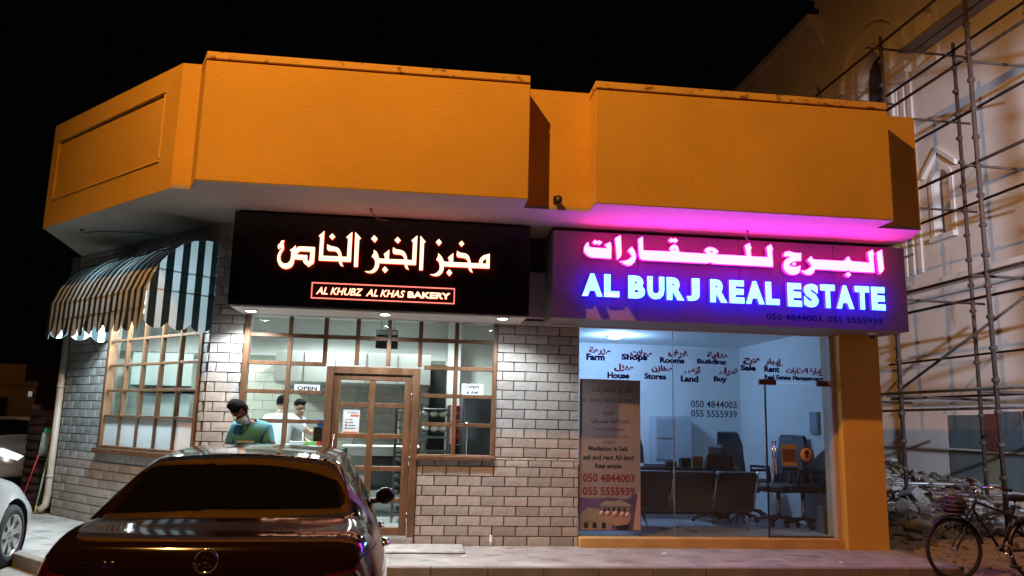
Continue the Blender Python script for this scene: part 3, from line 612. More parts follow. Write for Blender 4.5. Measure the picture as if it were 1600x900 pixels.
for side, s in ((0, AS0), (1, AS1)):
    ck = MB(); nn = 54; zt = lambda n: max(2.7, [z0+(z1-z0)*(n-n0)/(n1-n0+1e-6) for (n0, z0), (n1, z1) in zip(prof, prof[1:-1]) if n0-.011 <= n <= n1+.001][0] if n <= AD else 2.98)
    for i in range(nn):
        n0, n1 = i*AD/nn, (i+1)*AD/nn; mi = 1 if (int((n0+.02)/.094) % 2) == 0 else 0
        zl = lambda n: 2.60+scallop(n, .287, .085)
        ck.add([ch(s, n0, zt(n0)), ch(s, n1, zt(n1)), ch(s, n1, zl(n1)), ch(s, n0, zl(n0))], [(0, 1, 2, 3)], mi)
    ck.build('side_panel', [SPW, SPD], aw_)
    fr = MB()
    for za in (2.98, 3.22): fr.tube([ch(s+(.012 if side == 0 else -.012), .01, za), ch(s+(.012 if side == 0 else -.012), AD-.02 if za < 3.1 else .76, za)], .009, 6)
    fr.build('frame_bar', DSTEEL, aw_)
fr = MB()
for n, z in ((AD-.012, 2.96), (AD-.005, 2.742), (.47, 3.55)): fr.tube([ch(AS0+.02, n, z), ch(AS1-.02, n, z)], .012, 6)
fr.build('frame_bar', DSTEEL, aw_)
tl = thing('tube_light', 'slim white tube lamp hung under the striped awning', 'lamp', ch(1.35, .47, 3.3))
MB().tube([ch(.75, .47, 3.30), ch(1.95, .47, 3.30)], .018, 8).build('tube', emis('tube glow', (.8, .93, 1), 22), tl)
chbox(MB(), .7, 2.0, .45, .49, 3.322, 3.36).build('batten', WHITE, tl)
for s in (.85, 1.85): MB().tube([ch(s, .47, 3.36), ch(s, .47, 3.55)], .006, 6).build('hanger', WHITE, tl)
for s in (.95, 1.75): light('tube_lamp', 'POINT', ch(s, .47, 3.24), AWN_W, AWN_C, .12, None, tl)
# ================================================================== downpipe, stub pipe
dp = thing('downpipe', 'beige drain pipe down the far left corner of the stone wall', 'drain pipe', ch(4.06, .05, 0))
PIPE = mat('beige pvc', (.55, .45, .36), .5, ns=8, na=.12)
MB().tube([ch(4.05, .03, 3.93), ch(4.05, .03, .30), ch(4.05, .05, .12), ch(4.05, .14, .05)], .052, 12).build('pipe', PIPE, dp)
for z in (.55, 1.9, 3.2): MB().lathe([(.054, -.02), (.06, -.018), (.06, .018), (.054, .02)], ch(4.05, .03, z), (0, 0, 1), 12).build('bracket', PIPE, dp)
tag(MB().tube([(1.0, -.035, 0), (1.0, -.035, .115)], .016, 8).ball((1.0, -.035, .118), .019, 8).build('stub_pipe', WHITE), 'short white pipe stub standing at the foot of the stone wall', 'pipe')
# ================================================================== street lamp and flood light
sl = thing('street_lamp', 'tall grey street lamp with an arm and sodium head outside the picture', 'street lamp', (-5.6, -8.6, -.13))
MB().tube([(-5.6, -8.6, -.13), (-5.6, -8.6, 4), (-5.6, -8.6, 11.2), (-5.3, -8.4, 11.7), (-4.0, -7.65, 11.95)], [.10, .085, .06, .05, .045], 12).build('pole', GALV, sl)
hd = MB().tube([(-4.1, -7.7, 11.95), (-3.9, -7.6, 11.95), (-3.1, -7.1, 11.93), (-3.0, -7.05, 11.93)], [.06, .12, .12, .04], 12).build('lamp_head', GALV, sl)
MB().ball((-3.4, -7.3, 11.84), .07, 8, 0, (1.6, 1, .5)).build('lamp_lens', emis('sodium lens', (1, .55, .1), 30), sl)
light('sodium_lamp', 'SPOT', (-3.4, -7.3, 11.72), SODIUM_W, SODIUM_C, .07, (4, -1, 3), sl, R_(108), .8)
fl = thing('flood_light', 'site flood light on a post outside the picture on the right', 'flood light', (6.9, -9.2, -.13))
MB().tube([(6.9, -9.2, -.13), (6.9, -9.2, 5.1)], .05, 10).build('pole', GALV, fl)
MB().box(6.75, 7.05, -9.25, -9.05, 5.1, 5.35).build('lamp_head', DSTEEL, fl, .01)
light('flood_lamp', 'SPOT', (6.9, -9.0, 5.2), FLOOD_W, FLOOD_C, .10, (12.0, 4.4, 4.2), fl, R_(48), .45)
# ================================================================== NOTICES
PAPER = mat('white notice paper', (.72, .78, .80), .6); INK = mat('black print', (.012, .012, .02), .6); REDP = mat('red print', (.16, .012, .025), .55); ORP = mat('orange print', (.65, .16, .06), .6)
def notice(name, label, cat, bx, y, m=PAPER, th=.003):
    o = box(name, (bx[0], bx[1], y, y+th, bx[2], bx[3]), m); return tag(o, label, cat)
n1 = notice('open_notice', 'white OPEN notice in the pane left of the door', 'notice', (-1.51, -1.20, 1.835, 1.925), .005)
text('lettering', 'OPEN', (-1.475, -1.235, 1.855, 1.905), .0035, INK, n1, .001, .03)
n2 = notice('opening_hour_notice', 'white notice reading OPEN 6 AM in the pane right of the door', 'notice', (.575, .855, 1.85, 1.995), .005)
text('lettering', 'OPEN', (.635, .795, 1.935, 1.975), .0035, INK, n2, .001, .03); text('lettering', '6 AM', (.645, .785, 1.865, 1.905), .0035, INK, n2, .001, .03)
n3 = notice('door_poster', 'small white poster with orange bar and coloured dots in the glass of the wooden door', 'poster', (-.895, -.69, 1.335, 1.635), .004, mat('poster paper', (.80, .76, .72), .5))
text('lettering', 'breakfast', (-.84, -.71, 1.585, 1.615), .0025, mat('violet print', (.30, .25, .45), .6), n3, .001)
def pr(name, b, m, par, y, t=.001): return box(name, (b[0], b[1], y-t, y, b[2], b[3]), m, par)
pr('print', (-.80, -.70, 1.545, 1.57), ORP, n3, .0035); pr('print', (-.885, -.70, 1.345, 1.36), ORP, n3, .0035)
for i, c_ in enumerate(((.35, .4, .3), (.5, .08, .05), (.04, .04, .05), (.02, .02, .03))):
    z = 1.51-.036*i; MB().lathe([(.0005, 0), (.012, 0), (.012, .001), (.0005, .001)], (-.85, .0035, z), (0, -1, 0), 12).build('print', mat('dot print %d' % i, c_, .6), n3)
    pr('print', (-.825, -.825+(.045, .06, .085, .09)[i], z-.006, z+.004), mat('grey print', (.2, .2, .2), .6), n3, .0035)
# estate office poster (flat print) on the glass
PG = mat('poster grey', (.25, .21, .205), .5, ns=1.5, na=.12)
po = notice('estate_poster', 'tall printed poster with phone numbers and a hand holding a house inside the office glass', 'poster', (2.118, 2.93, .19, 2.105), .018, PG, .004)
Y = .0175
for s_, b, m_, bo in (('البرج للعقارات', (2.28, 2.80, 1.915, 2.0), INK, .01), ('شعارنا', (2.44, 2.58, 1.635, 1.70), INK, .015), ('الثقة الأمانة المصداقية', (2.27, 2.77, 1.53, 1.60), INK, .015), ('الوساطة في بيع وشراء', (2.31, 2.72, 1.43, 1.49), REDP, .01), ('وتأجير وإدارة جميع أنواع', (2.28, 2.77, 1.34, 1.40), REDP, .01), ('العقارات', (2.42, 2.58, 1.27, 1.32), INK, .005)):
    text('lettering', s_, b, Y, m_, po, .001, bo, 0, True)
for s_, b, m_, bo in (('AL BURJ REAL ESTATE', (2.15, 2.87, 1.79, 1.855), INK, .0), ('Mediation in Sell,', (2.24, 2.77, 1.175, 1.245), INK, .035), ('sail and rent All kind', (2.17, 2.84, 1.07, 1.135), INK, .035), ('Real estate', (2.33, 2.68, .965, 1.025), INK, .035), ('050 4844003', (2.17, 2.85, .79, .895), REDP, .025), ('055 5555939', (2.17, 2.85, .625, .73), REDP, .025)):
    text('lettering', s_, b, Y, m_, po, .001, bo)
def fp_(name, poly, m, par, y): return MB().prism(poly, -.001, 0, lambda u, q, w2: (u, y+w2, q)).build(name, m, par)
fp_('print', [(2.12, .192), (2.928, .192), (2.928, .60), (2.86, .66), (2.75, .58), (2.5, .60), (2.3, .585), (2.12, .60)], mat('violet sky print', (.11, .07, .17), .5, ns=2, na=.35), po, Y)
fp_('print', [(2.125, .20), (2.55, .20), (2.55, .33), (2.50, .42), (2.40, .44), (2.36, .47), (2.22, .47), (2.14, .38)], mat('house wall print', (.26, .20, .15), .5, ns=6, na=.3), po, Y-.0012)
fp_('print', [(2.385, .505), (2.46, .555), (2.60, .56), (2.66, .575), (2.84, .495)], mat('roof print', (.30, .25, .22), .5, ns=9, na=.2), po, Y-.0012)
fp_('print', [(2.41, .42), (2.79, .42), (2.79, .495), (2.41, .504)], mat('house front print', (.20, .16, .15), .5), po, Y-.0012)
for x in (2.44, 2.49, 2.56, 2.63, 2.70): fp_('print', [(x, .43), (x+.03, .43), (x+.03, .48), (x, .48)], INK, po, Y-.0024)
fp_('print', [(2.42, .40), (2.80, .40), (2.80, .34), (2.75, .27), (2.60, .25), (2.47, .31)], mat('hand print', (.36, .22, .17), .5), po, Y-.0024)
for i, x in enumerate((2.42, 2.50, 2.595, 2.69, 2.76)):
    MB().lathe([(.0005, 0), (.038-.003*abs(i-2), 0), (.038-.003*abs(i-2), .001), (.0005, .001)], (x, Y-.0036, .405-.004*i), (0, -1, 0), 14).build('print', mat('finger print', (.46, .30, .24), .5), po)
fp_('print', [(2.60, .25), (2.78, .27), (2.76, .20), (2.62, .20)], INK, po, Y-.0024)
fp_('print', [(2.83, .20), (2.926, .20), (2.926, .70), (2.895, .66), (2.855, .42)], mat('sleeve print', (.42, .28, .23), .5), po, Y-.0024)
for x in (2.19, 2.30, 2.42): fp_('print', [(x, .22), (x+.05, .22), (x+.05, .29), (x, .29)], INK, po, Y-.0024)
# glass lettering
for s_, b in (('مزرعة', (2.26, 2.52, 2.43, 2.51)), ('محلات', (2.82, 3.08, 2.43, 2.50)), ('غرف', (3.34, 3.58, 2.415, 2.515)), ('بناية', (3.875, 4.125, 2.43, 2.50)), ('بيع', (4.38, 4.58, 2.37, 2.44)), ('إيجار', (4.70, 4.93, 2.36, 2.44)), ('منزل', (2.60, 2.83, 2.22, 2.30)), ('مخازن', (3.11, 3.36, 2.225, 2.30)), ('أرض', (3.56, 3.79, 2.21, 2.30)), ('شراء', (4.04, 4.30, 2.21, 2.30)), ('إدارة العقارات', (4.99, 5.50, 2.245, 2.33))):
    text('lettering', s_, (b[0]-.02, b[1]+.02, b[2]-.008, b[3]+.018), .0285, vinyl('red glass film', (.78, .16, .32), (.40, .02, .07)), sf, .002, .058, 0, True)
for s_, b in (('Farm', (2.205, 2.455, 2.355, 2.435)), ('Shops', (2.68, 3.035, 2.355, 2.445)), ('Rooms', (3.205, 3.545, 2.35, 2.42)), ('Building', (3.72, 4.13, 2.34, 2.415)), ('Sale', (4.325, 4.545, 2.285, 2.355)), ('Rent', (4.66, 4.88, 2.275, 2.35)), ('House', (2.49, 2.79, 2.125, 2.20)), ('Stores', (2.99, 3.29, 2.13, 2.20)), ('Land', (3.49, 3.735, 2.11, 2.185)), ('Buy', (3.945, 4.135, 2.105, 2.19)), ('Real Estate Management', (4.66, 5.50, 2.16, 2.23))):
    text('lettering', s_, (b[0], b[1], b[2]-.004, b[3]+.006), .0285, vinyl('navy glass film', (.20, .12, .36), (.03, .02, .09)), sf, .002, .055)
text('lettering', '050 4844003', (3.625, 4.26, 1.775, 1.865), .0285, NAVY, sf, .002, .012); text('lettering', '055 5555939', (3.625, 4.26, 1.65, 1.74), .0285, NAVY, sf, .002, .012)
d1 = notice('door_sticker', 'square orange and brown notice on the glass door beside the handle', 'sticker', (4.87, 5.07, 1.035, 1.315), .023, mat('orange paper', (.34, .21, .12), .6))
pr('print', (4.875, 5.065, 1.09, 1.255), mat('brown print', (.12, .06, .045), .6), d1, .0225)
d2 = tag(MB().lathe([(.0005, 0), (.105, 0), (.105, .003), (.0005, .003)], (5.215, .0262, 1.185), (0, -1, 0), 28).build('round_sticker', INK), 'round orange sticker with a dark head symbol on the glass door', 'sticker')
MB().lathe([(.0005, 0), (.092, 0), (.092, .001), (.0005, .001)], (5.215, .0228, 1.185), (0, -1, 0), 28).build('print', mat('orange sticker', (.42, .26, .13), .6), d2)
MB().lathe([(.0005, 0), (.034, 0), (.034, .001), (.0005, .001)], (5.215, .0216, 1.215), (0, -1, 0), 16).build('print', INK, d2)
fp_('print', [(5.20, 1.15), (5.23, 1.15), (5.235, 1.19), (5.195, 1.19)], INK, d2, .0204)
# ================================================================== BAKERY FITTINGS
hood = thing('extractor_hood', 'long steel extractor hood over the bakery counter', 'extractor hood', (-1.0, 2.7, 2.05))
MB().prism([(2.2, 2.52), (2.2, 2.06), (2.28, 2.03), (3.28, 2.03), (3.28, 2.52)], -2.15, .21, lambda u, q, w2: (w2, u, q)).build('canopy', STEEL, hood, .006)
for x in (-1.72, -1.25, -.78, -.3): box('seam', (x-.006, x+.006, 2.192, 2.199, 2.07, 2.515), DSTEEL, hood)
hood2 = thing('extractor_hood', 'dark steel oven hood behind the angled window', 'extractor hood', (-3.9, 3.0, 1.9))
MB().prism([(2.55, 2.45), (2.55, 1.95), (3.27, 1.85), (3.27, 2.45)], -4.35, -3.45, lambda u, q, w2: (w2, u, q)).build('canopy', mat('grey green enamel', (.20, .23, .22), .45, ns=3, na=.1), hood2, .006)
box('oven_face', (-4.3, -3.5, 2.75, 3.27, .7, 1.84), mat('grey green enamel'), hood2, .01)
box('oven_door', (-4.2, -3.6, 2.73, 2.748, .85, 1.4), BLACK, hood2, .005)
oc = thing('steel_counter', 'steel work counter with shelf behind the wooden door', 'counter', (-.5, 2.3, .10))
box('worktop', (-1.05, .12, 1.95, 2.75, 1.09, 1.13), STEEL, oc, .008); box('apron', (-1.03, .10, 1.98, 2.0, .98, 1.088), STEEL, oc)
for x in (-1.0, .06): 
    for y in (2.0, 2.68): MB().box(x-.02, x+.02, y-.02, y+.02, .10, 1.085).build('leg', STEEL, oc)
box('shelf', (-1.02, .09, 2.02, 2.7, .45, .48), STEEL, oc); box('oven_body', (-.7, -.12, 2.05, 2.65, .481, .97), BLACK, oc, .01); box('oven_window', (-.64, -.18, 2.03, 2.048, .55, .85), mat('oven glass', (.05, .06, .06), .1), oc)
for x in (-.95, -.25): MB().tube([(x, 2.6, 1.131), (x, 2.6, 2.05)], .022, 8).build('post', STEEL, oc)
sc_ = thing('serving_counter', 'white serving counter inside the left part of the front window', 'counter', (-1.65, .75, .10))
box('counter_top', (-2.1, -1.16, .50, 1.0, 1.12, 1.16), WHITE, sc_, .006); box('counter_base', (-2.08, -1.18, .54, .96, .101, 1.118), WHITE, sc_)
for nm, lb, b, m_ in (('green_packet', 'green and red packet lying on the white serving counter', (-1.42, -1.22, .55, .68, 1.162, 1.21), mat('green pack', (.16, .38, .08), .5)), ('dark_carton', 'dark brown carton standing on the serving counter beside the door', (-1.33, -1.185, .70, .85, 1.162, 1.39), mat('dark carton', (.045, .022, .015), .5)), ('paper_stack', 'stack of white paper on the serving counter by the window', (-1.62, -1.43, .58, .78, 1.162, 1.20), PAPER)):
    o = tag(box(nm, b, m_, None, .006), lb, nm.split('_')[1])
    if nm == 'green_packet': box('red_end', (-1.26, -1.215, .548, .682, 1.163, 1.213), mat('red pack', (.5, .03, .03), .5), o)
    if nm == 'dark_carton': box('lid', (-1.335, -1.18, .695, .855, 1.391, 1.40), BLACK, o)
    if nm == 'paper_stack': box('top_sheet', (-1.615, -1.435, .575, .785, 1.2005, 1.204), WHITE, o)
tag(MB().lathe([(.0005, 0), (.085, 0), (.115, .13), (.120, .13), (.118, .14), (.105, .132), (.075, .012), (.0005, .01)], (-1.30, 1.55, 1.36), (0, 0, 1), 24).build('blue_tub', mat('blue plastic', (.02, .10, .42), .35)), 'blue plastic tub on the back shelf behind the window', 'tub')
bsH = thing('back_shelf', 'narrow steel shelf carrying the blue tub', 'shelf', (-1.4, 1.6, 1.1)); box('shelf_board', (-1.6, -1.14, 1.4, 1.75, 1.33, 1.355), STEEL, bsH)
for x in (-1.57, -1.17): MB().tube([(x, 1.57, .10), (x, 1.57, 1.329)], .018, 8).build('leg', STEEL, bsH)
mbd = thing('hanging_menu_board', 'small dark framed board hanging from the bakery ceiling', 'menu board', (-.47, 1.6, 2.55))
box('board', (-.63, -.30, 1.60, 1.64, 2.55, 2.83), BLACK, mbd, .006); box('header', (-.615, -.315, 1.594, 1.599, 2.755, 2.815), mat('pale header', (.45, .52, .50), .5), mbd)
for x in (-.56, -.37): MB().tube([(x, 1.62, 2.831), (x, 1.62, 3.149)], .004, 5).build('cord', BLACK, mbd)
def rack(name, label, x0, x1, y, z1, n):
    t = thing(name, label, 'rack', ((x0+x1)/2, y, .10))
    for x in (x0, x1):
        for yy in (y-.25, y+.25): MB().box(x-.014, x+.014, yy-.014, yy+.014, .10, z1).build('post', DSTEEL, t)
    for k in range(n):
        z = .25+(z1-.33)*k/(n-1); box('tray', (x0+.016, x1-.016, y-.26, y+.26, z, z+.025), DSTEEL, t, .004)
    return t
rack('baking_rack', 'steel rack of trays inside the right window with wrapped loaves on its upper shelves', .09, .50, 1.75, 1.75, 8)
rack('baking_rack', 'narrow tray rack seen through the right panes of the wooden door', -.27, -.10, 1.6, 1.70, 13)
BAG = mat('clear wrap', (.55, .50, .42), .15, ns=14, na=.5, coat=.8, bump=1.0, bs=30)
for i, (x, z) in enumerate(((.13, 1.585), (.27, 1.585), (.41, 1.585), (.15, 1.37), (.29, 1.37), (.42, 1.37))):
    o = MB().ball((0, 0, 0), .065, 8, 0, (1, 1.3, .78)).build('bread_bag', BAG); o.location = (x, 1.6, z+.03)
    for v in o.data.vertices: v.co *= 1+.14*noise.noise(v.co*30+Vector((i*7, 0, 0)))
    tag(o, 'clear wrapped loaf on the %s tray of the rack, %s' % (('top' if i < 3 else 'second'), ('near the door', 'in the middle', 'nearest the red crates')[i % 3]), 'loaf', 'wrapped loaves on the baking rack')
for k in range(5):
    o = MB().box(.56, .86, 2.0, 2.35, 0, .10).box(.555, .865, 1.995, 2.355, .085, .112).build('plastic_crate', mat('red crate plastic', (.50, .07, .06), .45), None, .006); o.location = (0, 0, 1.18+.116*k-.0)
    for q in range(3): box('slot', (.60+.08*q, .65+.08*q, 1.992, 1.996, .03, .06), BLACK, o)
    tag(o, 'red plastic crate, %s in the stack behind the right window' % ('lowest', 'second from the bottom', 'middle one', 'second from the top', 'topmost')[k], 'crate', 'stacked red crates')
tag(box('low_cabinet', (.54, .88, 1.98, 2.4, .101, 1.175), DSTEEL, None, .008), 'dark steel cabinet under the stack of red crates', 'cabinet')
box('cabinet_door', (.56, .86, 1.965, 1.979, .14, 1.15), BLACK, bpy.data.objects['low_cabinet'])
fg = thing('refrigerator', 'tall dark grey refrigerator behind the right end of the front window', 'refrigerator', (1.0, 1.6, .10))
box('cabinet', (.68, 1.40, 1.30, 2.0, .102, 1.90), mat('dark grey enamel', (.035, .04, .05), .35, ns=3, na=.2), fg, .012); box('door', (.70, 1.39, 1.255, 1.298, .16, 1.88), mat('fridge door', (.05, .055, .065), .3, ns=2, na=.2), fg, .01)
MB().tube([(.74, 1.23, .9), (.74, 1.21, 1.0), (.74, 1.21, 1.4), (.74, 1.23, 1.5)], .012, 8).build('handle', CHROME, fg)
for i, (x, y) in enumerate(((-1.365, 2.0), (.003, 1.95), (-3.6, 1.9))):
    d = thing('ceiling_lamp', ('round ceiling lamp inside the bakery above the serving side', 'round ceiling lamp inside the bakery above the door', 'round ceiling lamp inside the bakery behind the angled window')[i], 'ceiling lamp', (x, y, 3.15), 'round bakery ceiling lamps')
    MB().lathe([(.16, 0), (.16, -.03), (.14, -.035)], (x, y, 3.149), (0, 0, 1), 24).build('rim', WHITE, d)
    MB().lathe([(.0005, -.036), (.138, -.034), (.138, -.01)], (x, y, 3.149), (0, 0, 1), 24).build('diffuser', emis('bakery lamp glow', (.9, 1, .98), 14), d)
    light('bakery_lamp', 'SPOT', (x, y-.1, 3.08), BAKE_W*(1.75, .85, 1.2)[i], BAKE_C, .16, (x, y-.1, 0), d, R_(164), .45)
# ================================================================== OFFICE FITTINGS
LEATH = mat('black leather', (.016, .017, .022), .35, ns=6, na=.3, bump=.3, bs=25); DESK = mat('dark desk veneer', (.02, .017, .02), .35, ns=4, na=.3)
dk = thing('office_desk', 'long dark desk behind the row of waiting seats', 'desk', (3.6, 2.4, .118))
box('desk_top', (2.3, 5.0, 2.05, 2.75, .84, .88), DESK, dk, .006); box('front_panel', (2.34, 4.96, 2.10, 2.13, .17, .838), DESK, dk)
for x in (2.36, 4.92): box('side_panel', (x-.02, x+.02, 2.131, 2.7, .119, .838), DESK, dk)
bn = thing('waiting_bench', 'three seat dark waiting bench with chrome frame seen from behind through the glass', 'bench', (4.0, .9, .118))
BR = mat('brown bench back', (.06, .045, .036), .45, ns=3, na=.3)
for k, (a, b) in enumerate(((2.98, 3.545), (3.61, 4.165), (4.225, 4.77))):
    f = lambda u, q, w2: (w2, u, q)
    MB().prism([(.62, .88), (.66, .90), (.80, .42), (.76, .40)], a, b, f).build('backrest', BR, bn, .008)
    MB().prism([(.60, .80), (.585, .90), (.665, .92), (.665, .80)], a+.004, b-.004, f).build('head_pad', LEATH, bn, .01)
    MB().prism([(.82, .44), (1.28, .50), (1.28, .55), (.82, .49)], a, b, f).build('seat', LEATH, bn, .012)
for x in (3.575, 4.195, 4.79): MB().tube([(x, .60, .92), (x, .66, .74), (x, .78, .42), (x, 1.2, .45)], .014, 8).build('arm_frame', CHROME, bn)
MB().box(2.95, 4.8, .86, .92, .34, .40).build('beam', DSTEEL, bn)
for x in (3.2, 4.62): MB().tube([(x, .62, .135), (x, .66, .19), (x, .89, .35), (x, 1.15, .19), (x, 1.19, .135)], .018, 8).build('leg', CHROME, bn)
def office_chair(lb, x, y, rz, s=1.0):
    t = thing('office_chair', lb, 'office chair', (0, 0, 0), 'black leather office chairs')
    MB().prism([(-.27, 0), (-.25, .10), (.25, .10), (.27, 0)], -.26, .26, lambda u, q, w2: (u, w2, .44+q)).build('seat', LEATH, t, .03)
    b = MB(); P = [(.22, .50), (.25, .75), (.30, 1.0), (.34, 1.20), (.40, 1.18), (.36, .98), (.31, .72), (.28, .50)]
    b.prism(P, -.25, .25, lambda u, q, w2: (w2*(1 if q < 1.0 else .82), u, q)); b.build('backrest', LEATH, t, .035)
    for sx_ in (-.30, .30): MB().tube([(sx_, .22, .50), (sx_, .2, .70), (sx_, -.16, .70), (sx_, -.18, .50)], .022, 8).build('armrest', BLACK, t)
    MB().tube([(0, 0, .10), (0, 0, .44)], .03, 10).build('column', CHROME, t)
    for k in range(5):
        a = 2*math.pi*k/5; MB().tube([(0, 0, .12), (.28*math.cos(a), .28*math.sin(a), .07)], [.025, .018], 6).ball((.28*math.cos(a), .28*math.sin(a), .035), .032, 6).build('leg', BLACK, t)
    t.location = (x, y, .118); t.rotation_euler = (0, 0, rz); return t
office_chair('high black office chair behind the left end of the desk', 3.75, 3.15, R_(0))
office_chair('black office chair pushed to the right end of the desk', 4.5, 1.68, R_(185)).scale = (1, 1, .86)
office_chair('black office chair turned sideways beyond the glass door handle', 5.05, 1.95, R_(100)).scale = (1, 1, .95)
office_chair('black office chair behind the door handle with a low backrest', 5.35, 2.3, R_(20)).scale = (1.1, 1.1, 1.12)
office_chair('shiny black office chair facing the door near the right wall', 5.40, 1.28, R_(-60)).scale = (1.12, 1.12, 1.1)
office_chair('black office chair nearest the right wall beside the waste bin', 5.63, .98, R_(-95)).scale = (1.05, 1.05, 1.16)
wb = tag(MB().prism([(-.10, 0), (.10, 0), (.13, .34), (-.13, .34)], -.11, .11, lambda u, q, w2: (5.72+u, .50+w2, .12+q)).build('waste_bin', mat('grey bin plastic', (.12, .13, .15), .5), None, .01), 'grey plastic waste bin on the floor by the right wall of the office', 'bin')
MB().box(5.59, 5.85, .385, .615, .462, .478).build('rim', mat('bin rim', (.09, .1, .12), .5), wb, .004)
fcb = thing('filing_cabinet', 'pale grey filing cabinet against the back wall of the office', 'cabinet', (4.6, 3.6, .118))
box('carcass', (4.2, 4.88, 3.45, 3.79, .119, 1.70), mat('pale grey steel', (.50, .54, .58), .4, ns=3, na=.05), fcb, .008)
for k in range(4): box('drawer', (4.22, 4.54, 3.43, 3.449, .2+.37*k, .54+.37*k), mat('drawer steel', (.40, .44, .48), .4), fcb, .004)
box('door', (4.56, 4.86, 3.43, 3.449, .2, 1.65), mat('pale grey steel', (.5, .54, .58)), fcb, .004)
for nm, lb, b, m_, pn in (('desk_calendar', 'small orange picture calendar on the desk', (4.42, 4.60, 2.2, 2.23, .881, 1.06), mat('calendar', (.55, .30, .12), .6), 'page'), ('pen_pot', 'dark square pot on the desk beside the orange calendar', (4.24, 4.40, 2.2, 2.34, .881, 1.01), BLACK, 'rim'), ('paper_tray', 'white paper tray towards the left of the desk', (3.60, 3.95, 2.15, 2.4, .881, .92), WHITE, 'sheet'), ('telephone', 'dark desk telephone between the paper tray and the pot', (4.0, 4.16, 2.2, 2.35, .881, .95), BLACK, 'handset')):
    o = tag(box(nm, b, m_, None, .005), lb, nm.split('_')[-1])
    if pn == 'page': box(pn, (b[0]+.02, b[1]-.02, b[2]-.003, b[2]-.0005, b[4]+.07, b[5]-.02), ORP, o)
    else: box(pn, (b[0]-.005, b[1]+.005, b[2]-.005, b[2]+.06, b[5]+.0005, b[5]+.015), m_ if pn != 'sheet' else PAPER, o)
eb = tag(box('fuse_box', (5.89, 5.929, .95, 1.20, 1.45, 1.78), mat('fuse box grey', (.30, .33, .36), .5), None, .006), 'grey electrical fuse box on the right wall of the office', 'fuse box'); box('cover', (5.882, 5.889, .97, 1.18, 1.47, 1.76), mat('fuse cover', (.26, .29, .32), .4), eb)
ol = thing('ceiling_lamp', 'bright round lamp on the office ceiling near the glass', 'ceiling lamp', (3.25, 2.6, 2.98))
MB().lathe([(.13, 0), (.13, -.03), (.11, -.035)], (3.25, 2.6, 2.979), (0, 0, 1), 24).build('rim', WHITE, ol)
MB().lathe([(.0005, -.036), (.108, -.034), (.108, -.01)], (3.25, 2.6, 2.979), (0, 0, 1), 24).build('diffuser', emis('office lamp glow', (.6, .85, 1), 26), ol)
light('office_lamp', 'POINT', (3.25, 2.45, 2.86), OFF_W, OFF_C, .12, None, ol)
# ================================================================== CARS
def pchip(xs, ys):
    n = len(xs); h = [xs[i+1]-xs[i] for i in range(n-1)]; d = [(ys[i+1]-ys[i])/h[i] for i in range(n-1)]; mm = [d[0]]+[0]*(n-2)+[d[-1]]
    for i in range(1, n-1):
        if d[i-1]*d[i] > 0: w1, w2 = 2*h[i]+h[i-1], h[i]+2*h[i-1]; mm[i] = (w1+w2)/(w1/d[i-1]+w2/d[i])
    def f(x):
        x = min(max(x, xs[0]), xs[-1]); i = min(max([k for k in range(n-1) if xs[k] <= x] or [0]), n-2); t = (x-xs[i])/h[i]
        return ys[i]*(2*t**3-3*t*t+1)+h[i]*mm[i]*(t**3-2*t*t+t)+ys[i+1]*(-2*t**3+3*t*t)+h[i]*mm[i+1]*(t**3-t*t)
    return f
def cr(P, v):      # centripetal-ish Catmull-Rom through ring points
    n = len(P); i = min(int(v), n-2); t = v-i; p1, p2 = P[i], P[i+1]; p0 = P[i-1] if i else (2*p1[0]-p2[0], 2*p1[1]-p2[1]); p3 = P[i+2] if i+2 < n else (-p1[0] if abs(p2[0]) < 1e-6 else 2*p2[0]-p1[0], p1[1] if abs(p2[0]) < 1e-6 else 2*p2[1]-p1[1])
    q = []
    for k in (0, 1):
        m1 = (p2[k]-p0[k])*.5; m2 = (p3[k]-p1[k])*.5
        d_ = p2[k]-p1[k]
        # limit overshoot
        m1 = max(-3*abs(d_), min(3*abs(d_), m1)); m2 = max(-3*abs(d_), min(3*abs(d_), m2))
        q.append(p1[k]*(2*t**3-3*t*t+1)+m1*(t**3-2*t*t+t)+p2[k]*(-2*t**3+3*t*t)+m2*(t**3-t*t))
    return q
CARGLASS = mat('dark car glass', (.004, .004, .005), .04, spec=.22); SEAM = mat('panel gap', (.004, .004, .004), .8); REDL = mat('red lamp lens', (.055, .002, .003), .1, coat=.5)
ALLOY = mat('alloy wheel silver', (.52, .53, .54), .3, metal=.8); WELL = mat('wheel well', (.006, .006, .007), .9)
